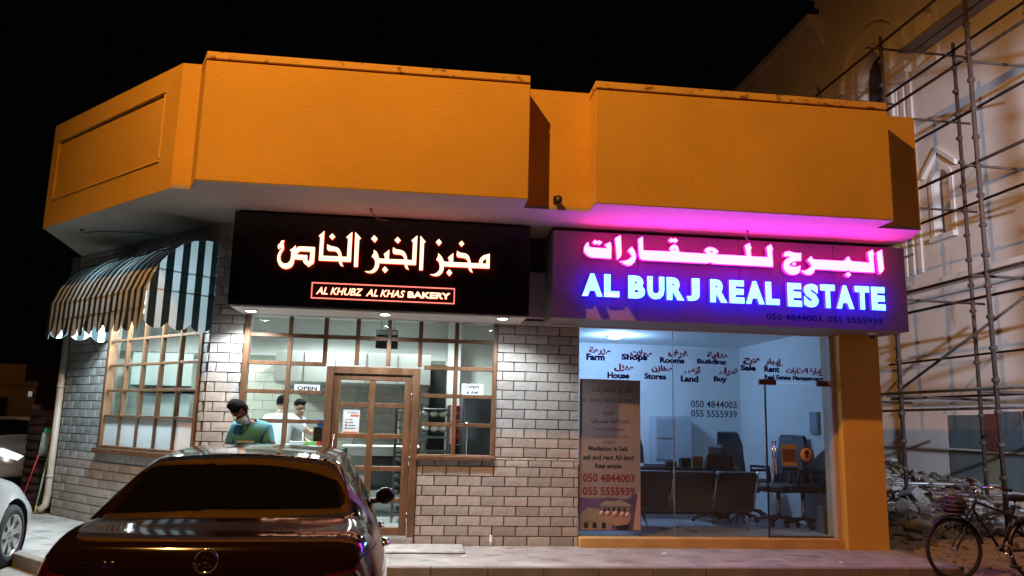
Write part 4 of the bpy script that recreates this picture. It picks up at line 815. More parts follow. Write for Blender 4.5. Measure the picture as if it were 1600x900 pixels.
def make_wheel(c, side, r, parent, spokes, wd=.21, name='wheel'):
    x, y, z = c; ax = (side, 0, 0)
    tyre = MB().lathe([(r*.68, -wd/2), (r*.80, -wd/2-.004), (r*.95, -wd/2+.012), (r, -wd/2+.04), (r, wd/2-.04), (r*.95, wd/2-.012), (r*.80, wd/2+.004), (r*.68, wd/2)], c, ax, 40, 0, True).build('wheel', RUBBER, parent)
    rim = MB(); rr = r*.70
    rim.lathe([(rr, -wd/2), (rr, wd/2-.002), (rr*.94, wd/2+.002), (rr*.88, wd/2-.012), (rr*.86, -wd/2)], c, ax, 36)
    rim.lathe([(.001, wd/2-.028), (rr*.20, wd/2-.026), (rr*.27, wd/2-.034), (rr*.27, wd/2-.07)], c, ax, 24)
    for k in range(spokes):
        a = 2*math.pi*k/spokes+.3; ca, sa = math.cos(a), math.sin(a)
        def P(rad, tan, h): return (x+side*h, y+ca*rad-sa*tan, z+sa*rad+ca*tan)
        w0, w1 = rr*.17, rr*.25
        v = [P(rr*.16, -w0, wd/2-.03), P(rr*.16, w0, wd/2-.03), P(rr*.9, w1, wd/2-.012), P(rr*.9, -w1, wd/2-.012), P(rr*.16, -w0, wd/2-.07), P(rr*.16, w0, wd/2-.07), P(rr*.9, w1, wd/2-.05), P(rr*.9, -w1, wd/2-.05), P(rr*.5, -w0*.75, wd/2-.014), P(rr*.5, w0*.75, wd/2-.014), P(rr*.5, -w0*.75, wd/2-.06), P(rr*.5, w0*.75, wd/2-.06)]
        rim.add(v, [(0, 1, 9, 8), (8, 9, 2, 3), (0, 8, 10, 4), (8, 3, 7, 10), (1, 5, 11, 9), (9, 11, 6, 2), (2, 6, 7, 3)])
    rim.build('rim', ALLOY, tyre)
    bk = MB().lathe([(.001, -.02), (rr*.86, -.02)], c, ax, 24); bk.build('brake_disc', DSTEEL, tyre)
    lg = MB()
    for k in range(5):
        a = 2*math.pi*k/5+.5; lg.lathe([(.001, wd/2-.022), (rr*.036, wd/2-.022), (rr*.036, wd/2-.04)], (x, y+math.cos(a)*rr*.14, z+math.sin(a)*rr*.14), ax, 8)
    lg.build('lug_bolt', BLACK, tyre)
    return tyre
def car(name, label, L, Wd, H, paint, wb0, wb1, spokes=7, front_detail=False, rear_detail=False, lamp_on=False):
    t0 = thing(name, label, 'car', (0, 0, 0)); hw_ = Wd/2; k = L/4.69; hz = H/1.44
    T = lambda *a: [v*k for v in a]
    zb = pchip(T(0, .25, .6, 4.1, 4.5, 4.69), [.36, .26, .20, .20, .24, .30])
    hw = pchip(T(0, .04, .14, .35, .8, 1.6, 3.4, 4.0, 4.35, 4.55, 4.66, 4.69), [hw_*f for f in (.74, .83, .905, .965, .995, 1, 1, .985, .93, .82, .68, .60)])
    zs = pchip(T(0, .05, .12, .5, 1.2, 2.2, 3.2, 3.6, 4.2, 4.5, 4.69), [v*hz for v in (.80, .93, .985, .99, .975, .945, .92, .90, .80, .70, .58)])
    hs = pchip(T(0, .05, .15, .5, 1.2, 3.2, 4.0, 4.4, 4.69), [hw_*f for f in (.70, .76, .82, .885, .92, .92, .86, .74, .50)])
    hr = pchip(T(0, .10, .45, .62, 1.1, 1.5, 2.2, 2.75, 3.15, 3.5, 4.0, 4.69), [hw_*f for f in (.52, .66, .74, .72, .645, .63, .635, .65, .70, .74, .66, .38)])
    zl = pchip(T(0, .10, .45, .62, 1.0, 1.3, 2.1, 2.75, 3.1, 3.5, 4.2, 4.69), [v*hz for v in (.86, 1.035, 1.085, 1.108, 1.288, 1.365, 1.40, 1.345, 1.20, 1.00, .86, .60)])
    zc = pchip(T(0, .045, .10, .30, .52, .62, .85, 1.25, 1.7, 2.15, 2.6, 2.85, 3.2, 3.5, 3.62, 4.2, 4.55, 4.69), [v*hz for v in (.87, .985, 1.035, 1.062, 1.098, 1.125, 1.240, 1.415, 1.446, 1.449, 1.425, 1.385, 1.22, 1.06, 1.02, .90, .78, .62)])
    def ring(t):
        h, z_ = hw(t), zb(t); a, b_ = zs(t), hs(t); r, l, c_ = hr(t), zl(t), zc(t)
        r = min(r, b_-.02); l = max(l, a+.012); c_ = max(c_, l+.004)
        return [(0, z_), (h-.10, z_), (h-.012, z_+.10), (h, .5*(z_+.1+a)-.0), (b_, a), (r, l), (r*.62, l+(c_-l)*.72), (0, c_)]
    ts = sorted(set([round(v, 4) for v in T(0, .012, .03, .05, .075, .1, .13, .17, .22, .3, .4, .5, .56)]+[round(v*k, 4) for v in [.62+.07*i for i in range(55)] if v < 4.42]+[round(v, 4) for v in T(4.45, 4.52, 4.58, 4.63, 4.66, 4.68, 4.69)]
        +[round(v*k+e, 4) for v in (.555, .95, 2.02, 3.30, 3.46) for e in (-.004, .004)]))
    vs_ = [0, .5, 1, 1.25, 1.5, 1.75, 2, 2.08, 2.2, 2.5, 2.75, 3, 3.2, 3.4, 3.6, 3.8, 3.94, 3.97, 4.0, 4.1, 4.13, 4.3, 4.5, 4.7, 4.88, 4.91, 5.0, 5.14, 5.18, 5.3, 5.5, 5.75, 6, 6.25, 6.5, 6.75, 7]
    full = [(-1, v) for v in vs_]+[(1, v) for v in vs_[-2:0:-1]]      # left bottom .. roof .. right
    nv = len(full); V = []
    for t in ts:
        R0 = ring(t)
        for sgn, v in full:
            p = cr(R0, v); V.append([sgn*p[0], t, p[1]])
    arch = [(wb0*1.0, .335), (wb1, .335)]; RA = .375
    def inside(i):
        x, y, z = V[i]; 
        if abs(x) < hw_*.6: return None
        for cy, cz in arch:
            if math.hypot(y-cy, z-cz) < RA and z < 1.0: return (cy, cz)
        return None
    ins = {i: inside(i) for i in range(len(V))}
    parts = {}
    def region(t, v, sgn):
        t /= k
        if .56 < t < 1.27 and v > 5.18: return 'rear_window'
        if 2.80 < t < 3.46 and v > 5.18: return 'windscreen'
        if 4.13 < v < 4.88 and .96 < t < 2.015: return 'side_window_r'
        if 4.13 < v < 4.88 and 2.03 < t < 3.0: return 'side_window_f'
        if 4.10 < v < 4.91 and .86 < t < 3.08: return 'trim'
        if abs(t-2.02) < .006 and 2.08 < v < 4.1: return 'seam'
        if (abs(t-.95) < .006) and 2.3 < v < 4.1 : return 'seam'
        if abs(t-3.30) < .006 and 2.08 < v < 4.0: return 'seam'
        if 2.0 < v < 2.08 and .95 < t < 3.30: return 'seam'
        if .95 < t < 2.02 and 2.08 < v < 4.1 : return 'door_r'
        if 2.02 < t < 3.30 and 2.08 < v < 4.1: return 'door_f'
        if 3.94 < v < 3.97 and .02 < t < .5 and rear_detail: return 'seam'
        if rear_detail and .04 < t < .42 and 3.2 < v < 3.94: return 'taillight'
        if t < .555 and v > 4.1: return 'trunk_lid'
        if t < .563 and v > 4.1: return 'seam'
        if 3.47 < t < 4.5 and v > 4.1: return 'bonnet'
        if front_detail and 4.15 < t < 4.6 and 3.4 < v < 4.0: return 'headlight'
        return 'body'
    for a in range(len(ts)-1):
        for b in range(nv):
            i0, i1, i2, i3 = a*nv+b, a*nv+(b+1) % nv, (a+1)*nv+(b+1) % nv, (a+1)*nv+b
            q = (i0, i1, i2, i3)
            if all(ins[i] for i in q): continue
            tm = .5*(ts[a]+ts[a+1]); s0, v0 = full[b]; s1, v1 = full[(b+1) % nv]; vm = .5*(v0+v1); sg = s0 if s0 == s1 else (1 if b >= len(vs_)-1 else -1)
            n_ = region(tm, vm, sg)
            key = n_ if n_ in ('body', 'rear_window', 'windscreen', 'trunk_lid', 'bonnet', 'seam', 'trim') else n_+('L' if sg < 0 else 'R')
            parts.setdefault(key, []).append(q)
    moved = {}
    for i, w2 in ins.items():
        if w2:
            x, y, z = V[i]; d_ = math.hypot(y-w2[0], z-w2[1]) or 1e-4; V[i] = [x, w2[0]+(y-w2[0])/d_*RA, w2[1]+(z-w2[1])/d_*RA]
    def emit_(key, nm, m_, parent, off=0, extra=None):
        if key not in parts: return None
        idx = {}; vs = []; fs = []
        for q in parts[key]:
            f = []
            for i in q:
                if i not in idx: idx[i] = len(vs); vs.append(V[i])
                f.append(idx[i])
            f2 = []
            [f2.append(j) for j in f if j not in f2]
            if len(f2) > 2: fs.append(f2)
        mb = MB(); mb.add(vs, fs, 0, True)
        if extra: extra(mb)
        o = mb.build(nm, m_, parent); return o
    nb = len(ts)-1
    def caps(mb):      # rounded closing of the tail and the nose
        for a, dy in ((0, -.012), (nb, .015)):
            R0 = [V[a*nv+b] for b in range(nv)]; cz = sum(p[2] for p in R0)/nv; prev = R0
            o = len(mb.v); rings = [R0]
            for s_, f in ((.9, .6), (.6, 1.0), (.25, 1.1)):
                rings.append([(p[0]*s_, p[1]+dy*f, cz+(p[2]-cz)*s_) for p in R0])
            vs = [p for r in rings for p in r]+[(0, R0[0][1]+dy*1.1, cz)]
            fs = [(r*nv+b, r*nv+(b+1) % nv, (r+1)*nv+(b+1) % nv, (r+1)*nv+b) for r in range(3) for b in range(nv)]+[(3*nv+b, 3*nv+(b+1) % nv, 4*nv) for b in range(nv)]
            mb.add(vs, fs, 0, True)
    body = emit_('body', 'body', paint, t0, 0, caps)
    emit_('seam', 'panel_gap', SEAM, body); emit_('trim', 'window_trim', BLACK, body)
    emit_('trunk_lid', 'boot_lid', paint, t0); emit_('bonnet', 'bonnet', paint, t0)
    emit_('rear_window', 'rear_window', CARGLASS, t0); emit_('windscreen', 'windscreen', CARGLASS, t0)
    for s_ in 'LR':
        for z in 'rf':
            dd = emit_('door_'+z+s_, 'door', paint, t0); emit_('side_window_'+z+s_, 'side_window', CARGLASS, dd)
            sg = 1 if s_ == 'R' else -1; yh = (1.12 if z == 'r' else 2.18)*k; R0 = ring(yh+.1); hx = cr(R0, 3.72)
            MB().tube([(sg*(hx[0]-.005), yh, hx[1]), (sg*(hx[0]+.028), yh+.03, hx[1]), (sg*(hx[0]+.03), yh+.17, hx[1]+.002), (sg*(hx[0]-.005), yh+.20, hx[1])], .014, 8).build('handle', CHROME if rear_detail else paint, dd)
        emit_('taillight'+s_, 'taillight', REDL, t0)
        sg = 1 if s_ == 'R' else -1
        mr = MB().ball((sg*(hw_+.03), 2.98*k, 1.0*hz), .1, 10, 0, (.85, .55, .72)); mr.tube([(sg*(hw_-.12), 3.0*k, .95*hz), (sg*(hw_), 2.99*k, .965*hz)], .025, 8)
        mo = mr.build('mirror', paint if not rear_detail else BLACKP, t0)
        MB().ball((sg*(hw_+.03), 2.945*k, 1.0*hz), .085, 10, 0, (.85, .30, .68)).build('mirror_glass', CARGLASS, mo)
        if front_detail:
            hl = emit_('headlight'+s_, 'headlight', mat('headlamp lens', (.55, .58, .6), .08, coat=1.0), t0)
            if lamp_on and hl: hl.data.materials[0] = emis('headlamp glow', (.85, .92, 1), 1.6)
        for cy in (wb0, wb1):
            make_wheel((sg*(hw_-.115), cy, .325), sg, .325, t0, spokes)
            MB().lathe([(RA+.004, -.30), (RA+.004, -.01)], (sg*hw_*.985, cy, .335), (sg, 0, 0), 32).lathe([(.001, -.29), (RA, -.29)], (sg*hw_*.985, cy, .335), (sg, 0, 0), 32).build('wheel_well', WELL, body)
    if rear_detail:
        zf = cr(ring(0), 3)[1]; y0 = -.018
        zstar = .975; st = MB(); 
        for q in range(32): pass
        tor = [(.052+.006*math.cos(a), .006*math.sin(a)) for a in [2*math.pi*i/8 for i in range(8)]]
        by = -.010
        st.lathe(tor, (0, by, zstar), (0, -1, .12), 36, 0, True)
        for q in range(3):
            a = math.pi/2+q*2*math.pi/3; tip = (.05*math.cos(a), .05*math.sin(a)); l_ = (.010*math.cos(a+1.05), .010*math.sin(a+1.05)); r_ = (.010*math.cos(a-1.05), .010*math.sin(a-1.05))
            st.add([(0, by-.008, zstar), (tip[0], by, zstar+tip[1]), (l_[0], by, zstar+l_[1]), (r_[0], by, zstar+r_[1])], [(0, 2, 1), (0, 1, 3), (0, 3, 2), (1, 2, 3)])
        st.build('badge', CHROME, t0)
        text('lettering', 'C 200', (-.555, -.395, .950, .976), -.012, CHROME, t0, .006, .02)
        MB().tube([(-.62, .004, .872), (-.30, -.014, .885), (.30, -.014, .885), (.62, .004, .872)], .009, 8).build('chrome_strip', CHROME, t0)
        for sg in (-1, 1):
            o = MB().prism([(sg*.50, .80), (sg*.69, .79), (sg*.73, .88), (sg*.70, .925), (sg*.54, .90)], -.012, .05, lambda u, q, w2: (u, w2+max(0, abs(u)-.55)*.32, q)).build('taillight', REDL, t0, .01)
        MB().box(-.62, .62, .0, .02, .55, .75).build('number_plate', BLACK, t0, .01)
    if front_detail:
        MB().prism([(-.42, .50), (.42, .50), (.46, .68), (-.46, .68)], 0, .03, lambda u, q, w2: (u, L-.015+w2-.06*abs(u), q)).build('grille', BLACK, t0, .006)
        MB().tube([(-.48, L-.03, .69), (0, L+.012, .70), (.48, L-.03, .69)], .012, 8).build('grille_trim', CHROME, t0)
        for sg in (-1, 1): MB().prism([(sg*.45, .30), (sg*.72, .33), (sg*.74, .42), (sg*.48, .40)], -.02, .02, lambda u, q, w2: (u, L-.02+w2-max(0, abs(u)-.3)*.45, q)).build('air_intake', BLACK, t0, .006)
        MB().box(-.26, .26, L+.01, L+.02, .40, .51).build('number_plate', WHITE, t0)
    return t0
DKP = mat('black car paint', (.014, .006, .006), .09, spec=.30, coat=.25)
SILV = mat('silver car paint', (.60, .63, .66), .3, metal=.3, coat=1.0)
GREY = mat('pale silver car paint', (.44, .43, .44), .3, metal=.5, coat=1.0)
dc = car('dark_sedan', 'black sedan with chrome star badge parked nose in before the bakery, seen from behind', 4.69, 1.81, 1.44, DKP, 1.02, 3.86, 5, False, True)
dc.location = (-.95, -6.03, -.13); dc.rotation_euler = (0, 0, R_(4))
wc = car('silver_car', 'pale silver car at the left edge with its front wheel at the kerb', 4.53, 1.73, 1.43, SILV, .95, 3.665, 7, True, False)
wc.rotation_euler = (0, 0, R_(2)); wc.location = (-4.97, -4.44, -.13)
fc = car('far_sedan', 'silver sedan with a lit headlight parked beyond the dark log wall', 4.9, 1.87, 1.48, GREY, 1.0, 3.95, 7, True, False, True)
fc.rotation_euler = (0, 0, R_(-125)); fc.location = (-12.0, 11.6, -.13)
# ================================================================== PEOPLE
SKIN_D = mat('brown skin', (.16, .085, .055), .5, ns=30, na=.1); SKIN_L = mat('tan skin', (.36, .22, .15), .5, ns=30, na=.08); HAIR = mat('black hair', (.007, .007, .009), .85, ns=60, na=.5, bump=.8, bs=90, spec=.08)
TEAL = mat('teal cotton', (.07, .34, .44), .85, ns=5, na=.22, bump=.35, bs=12); WCOT = mat('white cotton', (.66, .67, .66), .85, ns=5, na=.08, bump=.3, bs=12); JEAN = mat('dark trousers', (.03, .035, .05), .85, ns=9, na=.3); MASKM = mat('pale blue face mask', (.42, .60, .66), .8, ns=20, na=.08)
SHOE = mat('dark shoe', (.02, .018, .016), .5)
def hand(v, e, r, wi, p, d, side, s=1.0):
    """palm, four unequal bent fingers and a side thumb grown from the wrist vertex wi"""
    d = Vector(d).normalized(); p = Vector(p); latv = d.cross(Vector((0, 0, 1))).normalized()*side; dn = d.cross(latv).normalized(); dn = dn if dn.z < 0 else -dn
    def av(q, rad, prev): v.append(tuple(q)); r.append(rad); e.append((prev, len(v)-1)); return len(v)-1
    pa = av(p+d*.045, (.030, .018), wi); pb = av(p+d*.080, (.034, .014), pa)
    for i, ln in enumerate((.068, .078, .072, .056)):
        o_ = latv*(.027-.018*i); a = av(p+d*.092+o_, .0092, pb); b_ = av(p+d*(.092+ln*.5)+o_*1.1+dn*.010, .0086, a); av(p+d*(.092+ln*.88)+o_*1.1+dn*.032, .0075, b_)
    a = av(p+d*.040+latv*.040, .011, pa); b_ = av(p+d*.072+latv*.058+dn*.012, .0098, a); av(p+d*.098+latv*.060+dn*.020, .0085, b_)
def person(label, loc, rz, armL, armR, bow, skinm, shirt, hair, height=1.0, mask=False, lean=0.):
    t = thing('person', label, 'person', (0, 0, 0))
    hd = Vector((-.035*lean, -.03-.09*bow, 1.50)); up_ = Vector((-.35*lean, -math.sin(bow*.6), math.cos(bow*.6))).normalized(); fr = Vector((0, -math.cos(bow*.6), -math.sin(bow*.6)))
    c0 = hd+up_*.06; c1 = hd+up_*.135; c2 = hd+up_*.20
    v = [(0, 0, .95), (0, 0, 1.10), (0, -.015, 1.28), (0, -.02, 1.42), tuple(hd), tuple(c0+fr*.015), tuple(c1), tuple(c2)]
    r = [(.155, .11), (.135, .10), (.15, .10), (.08, .055), .050, (.062, .07), (.078, .094), (.066, .078)]
    e = [(i, i+1) for i in range(7)]
    def av(q, rad, prev): v.append(tuple(q)); r.append(rad); e.append((prev, len(v)-1)); return len(v)-1
    n = av(c0+fr*.088+up_*.028, .014, 5)                                     # nose
    for s in (-1, 1): av(c1+Vector((s*.088, 0, 0))-up_*.04, (.010, .022), 6)   # ears
    for s, arm in ((1, armR), (-1, armL)):
        sh = av((s*.175, -.015, 1.405), .062, 3); el = av(arm[0], .042, sh); wr = av(arm[1], .028, el); dv = Vector(arm[1])-Vector(arm[0]) if len(arm) < 3 else Vector(arm[2])
        hand(v, e, r, wr, arm[1], dv, -s)
        hp = av((s*.09, 0, .86), .088, 0); kn = av((s*.10, -.02, .48), .058, hp); an = av((s*.105, .02, .09), .040, kn); av((s*.11, -.13, .035), (.042, .030), an)
    b = link('body', skin(v, e, r, 'body', skinm), t)
    # clothing
    q = lambda p, f: tuple(Vector(p)*f)
    sv = [(0, 0, .93), (0, 0, 1.10), (0, -.02, 1.28), (0, -.03, 1.385), tuple(Vector((0, -.045, 1.46)).lerp(hd, .35))]; sr = [(.185, .14), (.165, .128), (.19, .145), (.15, .135), (.088, .092)]; se = [(0, 1), (1, 2), (2, 3), (3, 4)]
    for s, arm in ((1, armR), (-1, armL)):
        sv.append((s*.18, -.015, 1.40)); sr.append(.083); se.append((3, len(sv)-1)); k_ = len(sv)-1
        md = Vector((s*.175, -.015, 1.405)).lerp(Vector(arm[0]), .72); sv.append(tuple(md)); sr.append(.068); se.append((k_, len(sv)-1))
    so = link('shirt', skin(sv, se, sr, 'shirt', shirt), b)
    for vv in so.data.vertices:
        nn = noise.noise_vector(vv.co*9)*.010; vv.co += nn
    tv = [(0, 0, .96)]; tr = [(.175, .135)]; te = []
    for s in (-1, 1):
        tv += [(s*.092, 0, .84), (s*.10, -.02, .48), (s*.105, .02, .10)]; tr += [.105, .078, .068]; i = len(tv)-3; te += [(0, i), (i, i+1), (i+1, i+2)]
    link('trousers', skin(tv, te, tr, 'trousers', JEAN), b)
    for s in (-1, 1): MB().ball((s*.108, -.05, .035), .06, 8, 0, (.8, 2.2, .65)).build('shoe', SHOE, b)
    # hair
    bm = bmesh.new(); bmesh.ops.create_icosphere(bm, subdivisions=4, radius=1); me = bpy.data.meshes.new('hair')
    for vv in bm.verts:
        d_ = vv.co.copy(); nn = (noise.noise(d_*5.0)*.10+noise.noise(d_*11)*.08) if hair == 'curly' else noise.noise(d_*6)*.03
        sc3 = Vector((.100, .116, .105)) if hair == 'curly' else Vector((.088, .106, .095))
        lim = d_.y < -.22 and d_.z < .42
        k3 = .70 if lim or d_.z < -.62 else 1+nn
        p = Vector((d_.x*sc3.x, d_.y*sc3.y, d_.z*sc3.z))*k3
        vv.co = c1+up_*.028+Vector((p.x, 0, 0))-fr*p.y+up_*p.z
    bm.to_mesh(me); bm.free(); me.materials.append(HAIR)
    for p in me.polygons: p.use_smooth = True
    link('hair', me, b)
    for s in (-1, 1): MB().ball(tuple(c1+fr*.084+Vector((s*.032, 0, 0))-up_*.022), .0075, 6).build('eye', mat('dark eye', (.02, .015, .012), .2), b)
    MB().ball(tuple(c0+fr*.080-up_*.012), .02, 6, 0, (1.1, .35, .3)).build('mouth', mat('lip', (.22, .09, .07), .5), b)
    if mask:
        mk = MB(); P = []
        for i in range(7):
            a = -1.25+i*2.5/6
            for j in range(4): 
                z = .030-.034*j; rr = (.104, .112, .104, .082)[j]; pt = c0+Vector((math.sin(a)*rr*.74, 0, 0))+fr*(math.cos(a)*rr+.008)+up_*z; P.append(pt)
        mk.add(P, [(i*4+j, (i+1)*4+j, (i+1)*4+j+1, i*4+j+1) for i in range(6) for j in range(3)], 0, True)
        for s in (-1, 1): mk.tube([c0+Vector((s*.074, 0, .0))+fr*.04+up_*.02, c1+Vector((s*.09, 0, 0))-up_*.03], .003, 5)
        mk.build('face_mask', MASKM, b)
    t.location = loc; t.rotation_euler = (0, 0, rz); t.scale = (height,)*3
    return t, b, so
p1, b1, s1 = person('man with curly black hair in teal t-shirt and face mask, looking down outside the bakery', (-1.80, -.92, 0), R_(-12), ((-.27, -.06, 1.13), (-.10, -.27, 1.10), (.5, -.6, .1)), ((.27, -.06, 1.13), (.09, -.27, 1.10), (-.5, -.6, .1)), 1.0, SKIN_D, TEAL, 'curly', .985, True, 1.1)
SPR = mat('pale shirt print', (.55, .62, .66), .7); SBL = mat('blue shirt print', (.05, .10, .45), .7)
for a in ((-.09, .10, 1.255, 1.272, SPR), (-.09, -.02, 1.232, 1.246, SBL), (.0, .07, 1.235, 1.244, SPR)): box('shirt_print', (a[0], a[1], -.172, -.158, a[2], a[3]), a[4], b1)
box('shirt_print', (.265, .325, -.105, -.09, 1.235, 1.262), SBL, b1); box('shirt_print', (.268, .322, -.107, -.0905, 1.262, 1.272), SPR, b1)
ph = tag(box('mobile_phone', (-2.02, -1.95, -1.33, -1.20, 1.115, 1.125), BLACK, None, .004), 'dark mobile phone held in the hands of the man in teal', 'phone'); box('screen', (-2.015, -1.955, -1.325, -1.205, 1.1252, 1.1262), CARGLASS, ph)
p2, b2, s2 = person('man in a white shirt seen from behind through the window, reaching to the right', (-1.86, .98+.25, .10), R_(172), ((-.40, -.16, 1.22), (-.62, -.05, 1.27), (-1, .1, .05)), ((.26, .05, 1.14), (.20, -.20, 1.08)), .25, SKIN_L, WCOT, 'short', .985)
p3, b3, s3 = person('dark haired man in a grey shirt partly hidden behind the man in white', (-1.80, 2.15, .10), R_(60), ((-.25, .02, 1.14), (-.20, -.2, 1.06)), ((.25, .02, 1.14), (.20, -.2, 1.06)), .35, SKIN_L, mat('grey cotton', (.20, .21, .22), .85, ns=5, na=.2), 'short', .97)
# ================================================================== LEFT BACKGROUND
LOG = mat('dark red brown log', (.045, .013, .009), .7, ns=5, na=.35, streak=((3, 3, 20), (.03, .010, .007)))
lg = thing('log_wall', 'dark red brown wall of stacked horizontal logs beyond the left corner', 'wall', (-6.0, 3.4, -.13))
x0, x1, yl = -6.02, -5.44, 3.25
for i in range(13):
    MB().tube([(x0, yl, -.06+.128*i), (x1, yl, -.06+.128*i)], .064, 10).build('log', LOG, lg)
for x in (x0+.03,): MB().box(x-.05, x+.05, yl+.03, yl+.13, -.13, 1.62).build('post', LOG, lg)
REDH = mat('red handle', (.35, .03, .025), .4); GRNH = mat('pale green handle', (.30, .52, .36), .4); GRN = mat('green plastic', (.03, .36, .14), .4)
br = thing('broom', 'red handled broom leaning on the dark log wall', 'broom', (-6.0, 2.95, -.0))
MB().tube([(-5.86, 2.88, .08), (-5.70, 3.16, 1.26)], .013, 8).build('handle', REDH, br); MB().box(-5.97, -5.75, 2.84, 2.92, .0, .08).build('head', mat('red bristle', (.22, .03, .03), .8), br, .01)
mo = thing('mop', 'pale green handled squeegee mop standing head up beside the drain pipe', 'mop', (-5.5, 2.86, 0))
MB().tube([(-5.60, 2.84, .12), (-5.58, 3.08, 1.19)], .013, 8).build('handle', GRNH, mo); MB().tube([(-5.602, 2.83, .0), (-5.60, 2.84, .12)], .015, 8).build('grip', mat('yellow grip', (.6, .45, .05), .5), mo)
MB().box(-5.72, -5.54, 3.06, 3.12, 1.18, 1.26).build('head', GRN, mo, .012)
cm = MB()
for i in range(9):
    x = -5.735+.014*i; cm.tube([(x, 3.085, 1.20), (x-.012, 3.07, 1.0), (x-.02+.004*(i % 3), 3.06, .86-.02*(i % 2))], .011, 5)
cm.build('cloth', mat('grey mop cloth', (.22, .25, .24), .9, ns=20, na=.3), mo)
def house(name, label, x0, x1, y0, z1, m_, wins, dpt=8, par=.5, extra=()):
    t = thing(name, label, 'building', ((x0+x1)/2, y0, -.13))
    box('wall', (x0, x1, y0, y0+dpt, -.13, z1), m_, t); box('parapet', (x0-.08, x1+.08, y0-.08, y0+dpt+.08, z1, z1+.25), m_, t)
    for b in extra: box('upper_storey', b, m_, t)
    for a, b, c_, d_ in wins:
        f = box('window', (a, b, y0-.05, y0+.02, c_, d_), mat('far window frame', (.10, .08, .06), .6), t); box('pane', (a+.08, b-.08, y0-.06, y0-.051, c_+.08, d_-.08), mat('far pane', (.01, .01, .012), .2), f)
    return t
FARM = mat('far cream render', (.34, .24, .15), .9, ns=.6, na=.2)
house('distant_villa', 'dim cream flat roofed villa far behind the log wall', -34, -22.6, 40, 3.0, FARM, [(-31.5, -30, .9, 2.2), (-28.6, -27.2, .9, 2.2), (-25.3, -24.1, .9, 2.3)], extra=[(-34, -23.6, 40.6, 47, 3.26, 4.3)])
house('distant_house', 'dark low house beside the far villa with one small lit window', -22.3, -18.5, 44, 2.6, FARM, [(-21.6, -20.6, .9, 1.9)])
tag(MB().box(-22.86, -22.7, 39.6, 39.75, 2.35, 2.65).build('wall_lamp', emis('far wall lamp', (.9, .95, 1), .22)), 'small pale lamp on the far villa corner', 'lamp')
box('lamp_bracket', (-22.85, -22.7, 39.76, 39.99, 2.45, 2.55), DSTEEL, bpy.data.objects['wall_lamp'])
bw_ = thing('boundary_wall', 'low dark brown boundary wall behind the far silver sedan', 'wall', (-13, 14, -.13))
box('wall', (-30, -6.6, 14, 14.25, -.13, 1.25), mat('brown boundary wall', (.16, .075, .045), .85, ns=2, na=.25), bw_); box('coping', (-30, -6.55, 13.95, 14.3, 1.251, 1.34), mat('boundary coping', (.20, .11, .07), .85), bw_)
for x in (-26, -22, -18, -14, -10): box('pier', (x-.2, x+.2, 13.9, 13.999, -.13, 1.249), mat('brown boundary wall'), bw_)
sl2 = thing('street_lamp', 'small pale lamp on a post added out of view to light the far sedan', 'street lamp', (-15.5, 3.6, -.13))  # unseen lamp, added to light the far sedan and log wall
MB().tube([(-15.5, 3.6, -.13), (-15.5, 3.6, 5.8), (-15.2, 3.7, 6.1), (-14.6, 3.9, 6.15)], [.07, .05, .045, .04], 10).build('pole', GALV, sl2)
MB().box(-14.75, -14.25, 3.75, 4.05, 6.1, 6.2).build('lamp_head', GALV, sl2, .02)
light('added_fill_light', 'SPOT', (-14.5, 3.9, 6.05), 1900, (1, .86, .74), .1, (-9.5, 9.2, .5), sl2, R_(80), .6)
sl3 = thing('street_lamp', 'sodium lamp on a pole added out of view to brighten the distant villa', 'street lamp', (-28.5, 31, -.13))  # unseen lamp, added so the distant villa does not sink into black
MB().tube([(-28.5, 31, -.13), (-28.5, 31, 7.6), (-28.2, 31.2, 8.0), (-27.4, 31.4, 8.05)], [.08, .06, .05, .045], 10).build('pole', GALV, sl3)
MB().box(-27.6, -27.0, 31.25, 31.6, 8.0, 8.12).build('lamp_head', GALV, sl3, .02)
light('added_fill_light', 'SPOT', (-27.3, 31.4, 7.95), 260, SODIUM_C, .1, (-24, 38, 2), sl3, R_(120), .5)
# ================================================================== VILLA UNDER SCAFFOLD
vl = thing('villa', 'large cream three storey villa with arched openings and mouldings behind the scaffold', 'building', (14, 8, -.13))
X = 12.0
def xb_(name, b, m_=BLDW, par=None, bevel=.01): return box(name, b, m_, par or vl, bevel)
# wall built as pieces around the arched openings
DARKI = mat('dark window void', (.012, .014, .02), .4)
holes = [(8.02, 9.12, 9.2, 11.15, True, .95, DARKI), (5.98, 6.60, 10.35, 11.45, True, .26, None), (5.86, 6.42, 6.05, 7.3, True, .22, None)]
def wall_with_holes():
    mb = MB(); ys0, ys1, zz0, zz1 = -7., 30., -.2, 14.2
    ycuts = sorted({ys0, ys1, *[h[0] for h in holes], *[h[1] for h in holes]}); 
    for a, b in zip(ycuts, ycuts[1:]):
        hs = sorted([h for h in holes if h[0] <= a+1e-6 and h[1] >= b-1e-6], key=lambda h: h[2]); z = zz0
        for h in hs:
            if h[2] > z: mb.box(X, X+.35, a, b, z, h[2])
            # arch head above the opening: fan between semicircle and rectangle (only over this strip)
            cy, R2 = .5*(h[0]+h[1]), .5*(h[1]-h[0]); n = 10; top = h[3]+R2+.02; ya = [a+(b-a)*i/n for i in range(n+1)]
            zc_ = lambda y: h[3]+math.sqrt(max(0, R2*R2-(y-cy)**2))
            for y0_, y1_ in zip(ya, ya[1:]): mb.prism([(y0_, zc_(y0_)), (y1_, zc_(y1_)), (y1_, top), (y0_, top)], X, X+.35, lambda u, q, w2: (w2, u, q))
            z = top
        if z < zz1: mb.box(X, X+.35, a, b, z, zz1)
    return mb
wall_with_holes().build('wall', BLDW, vl)
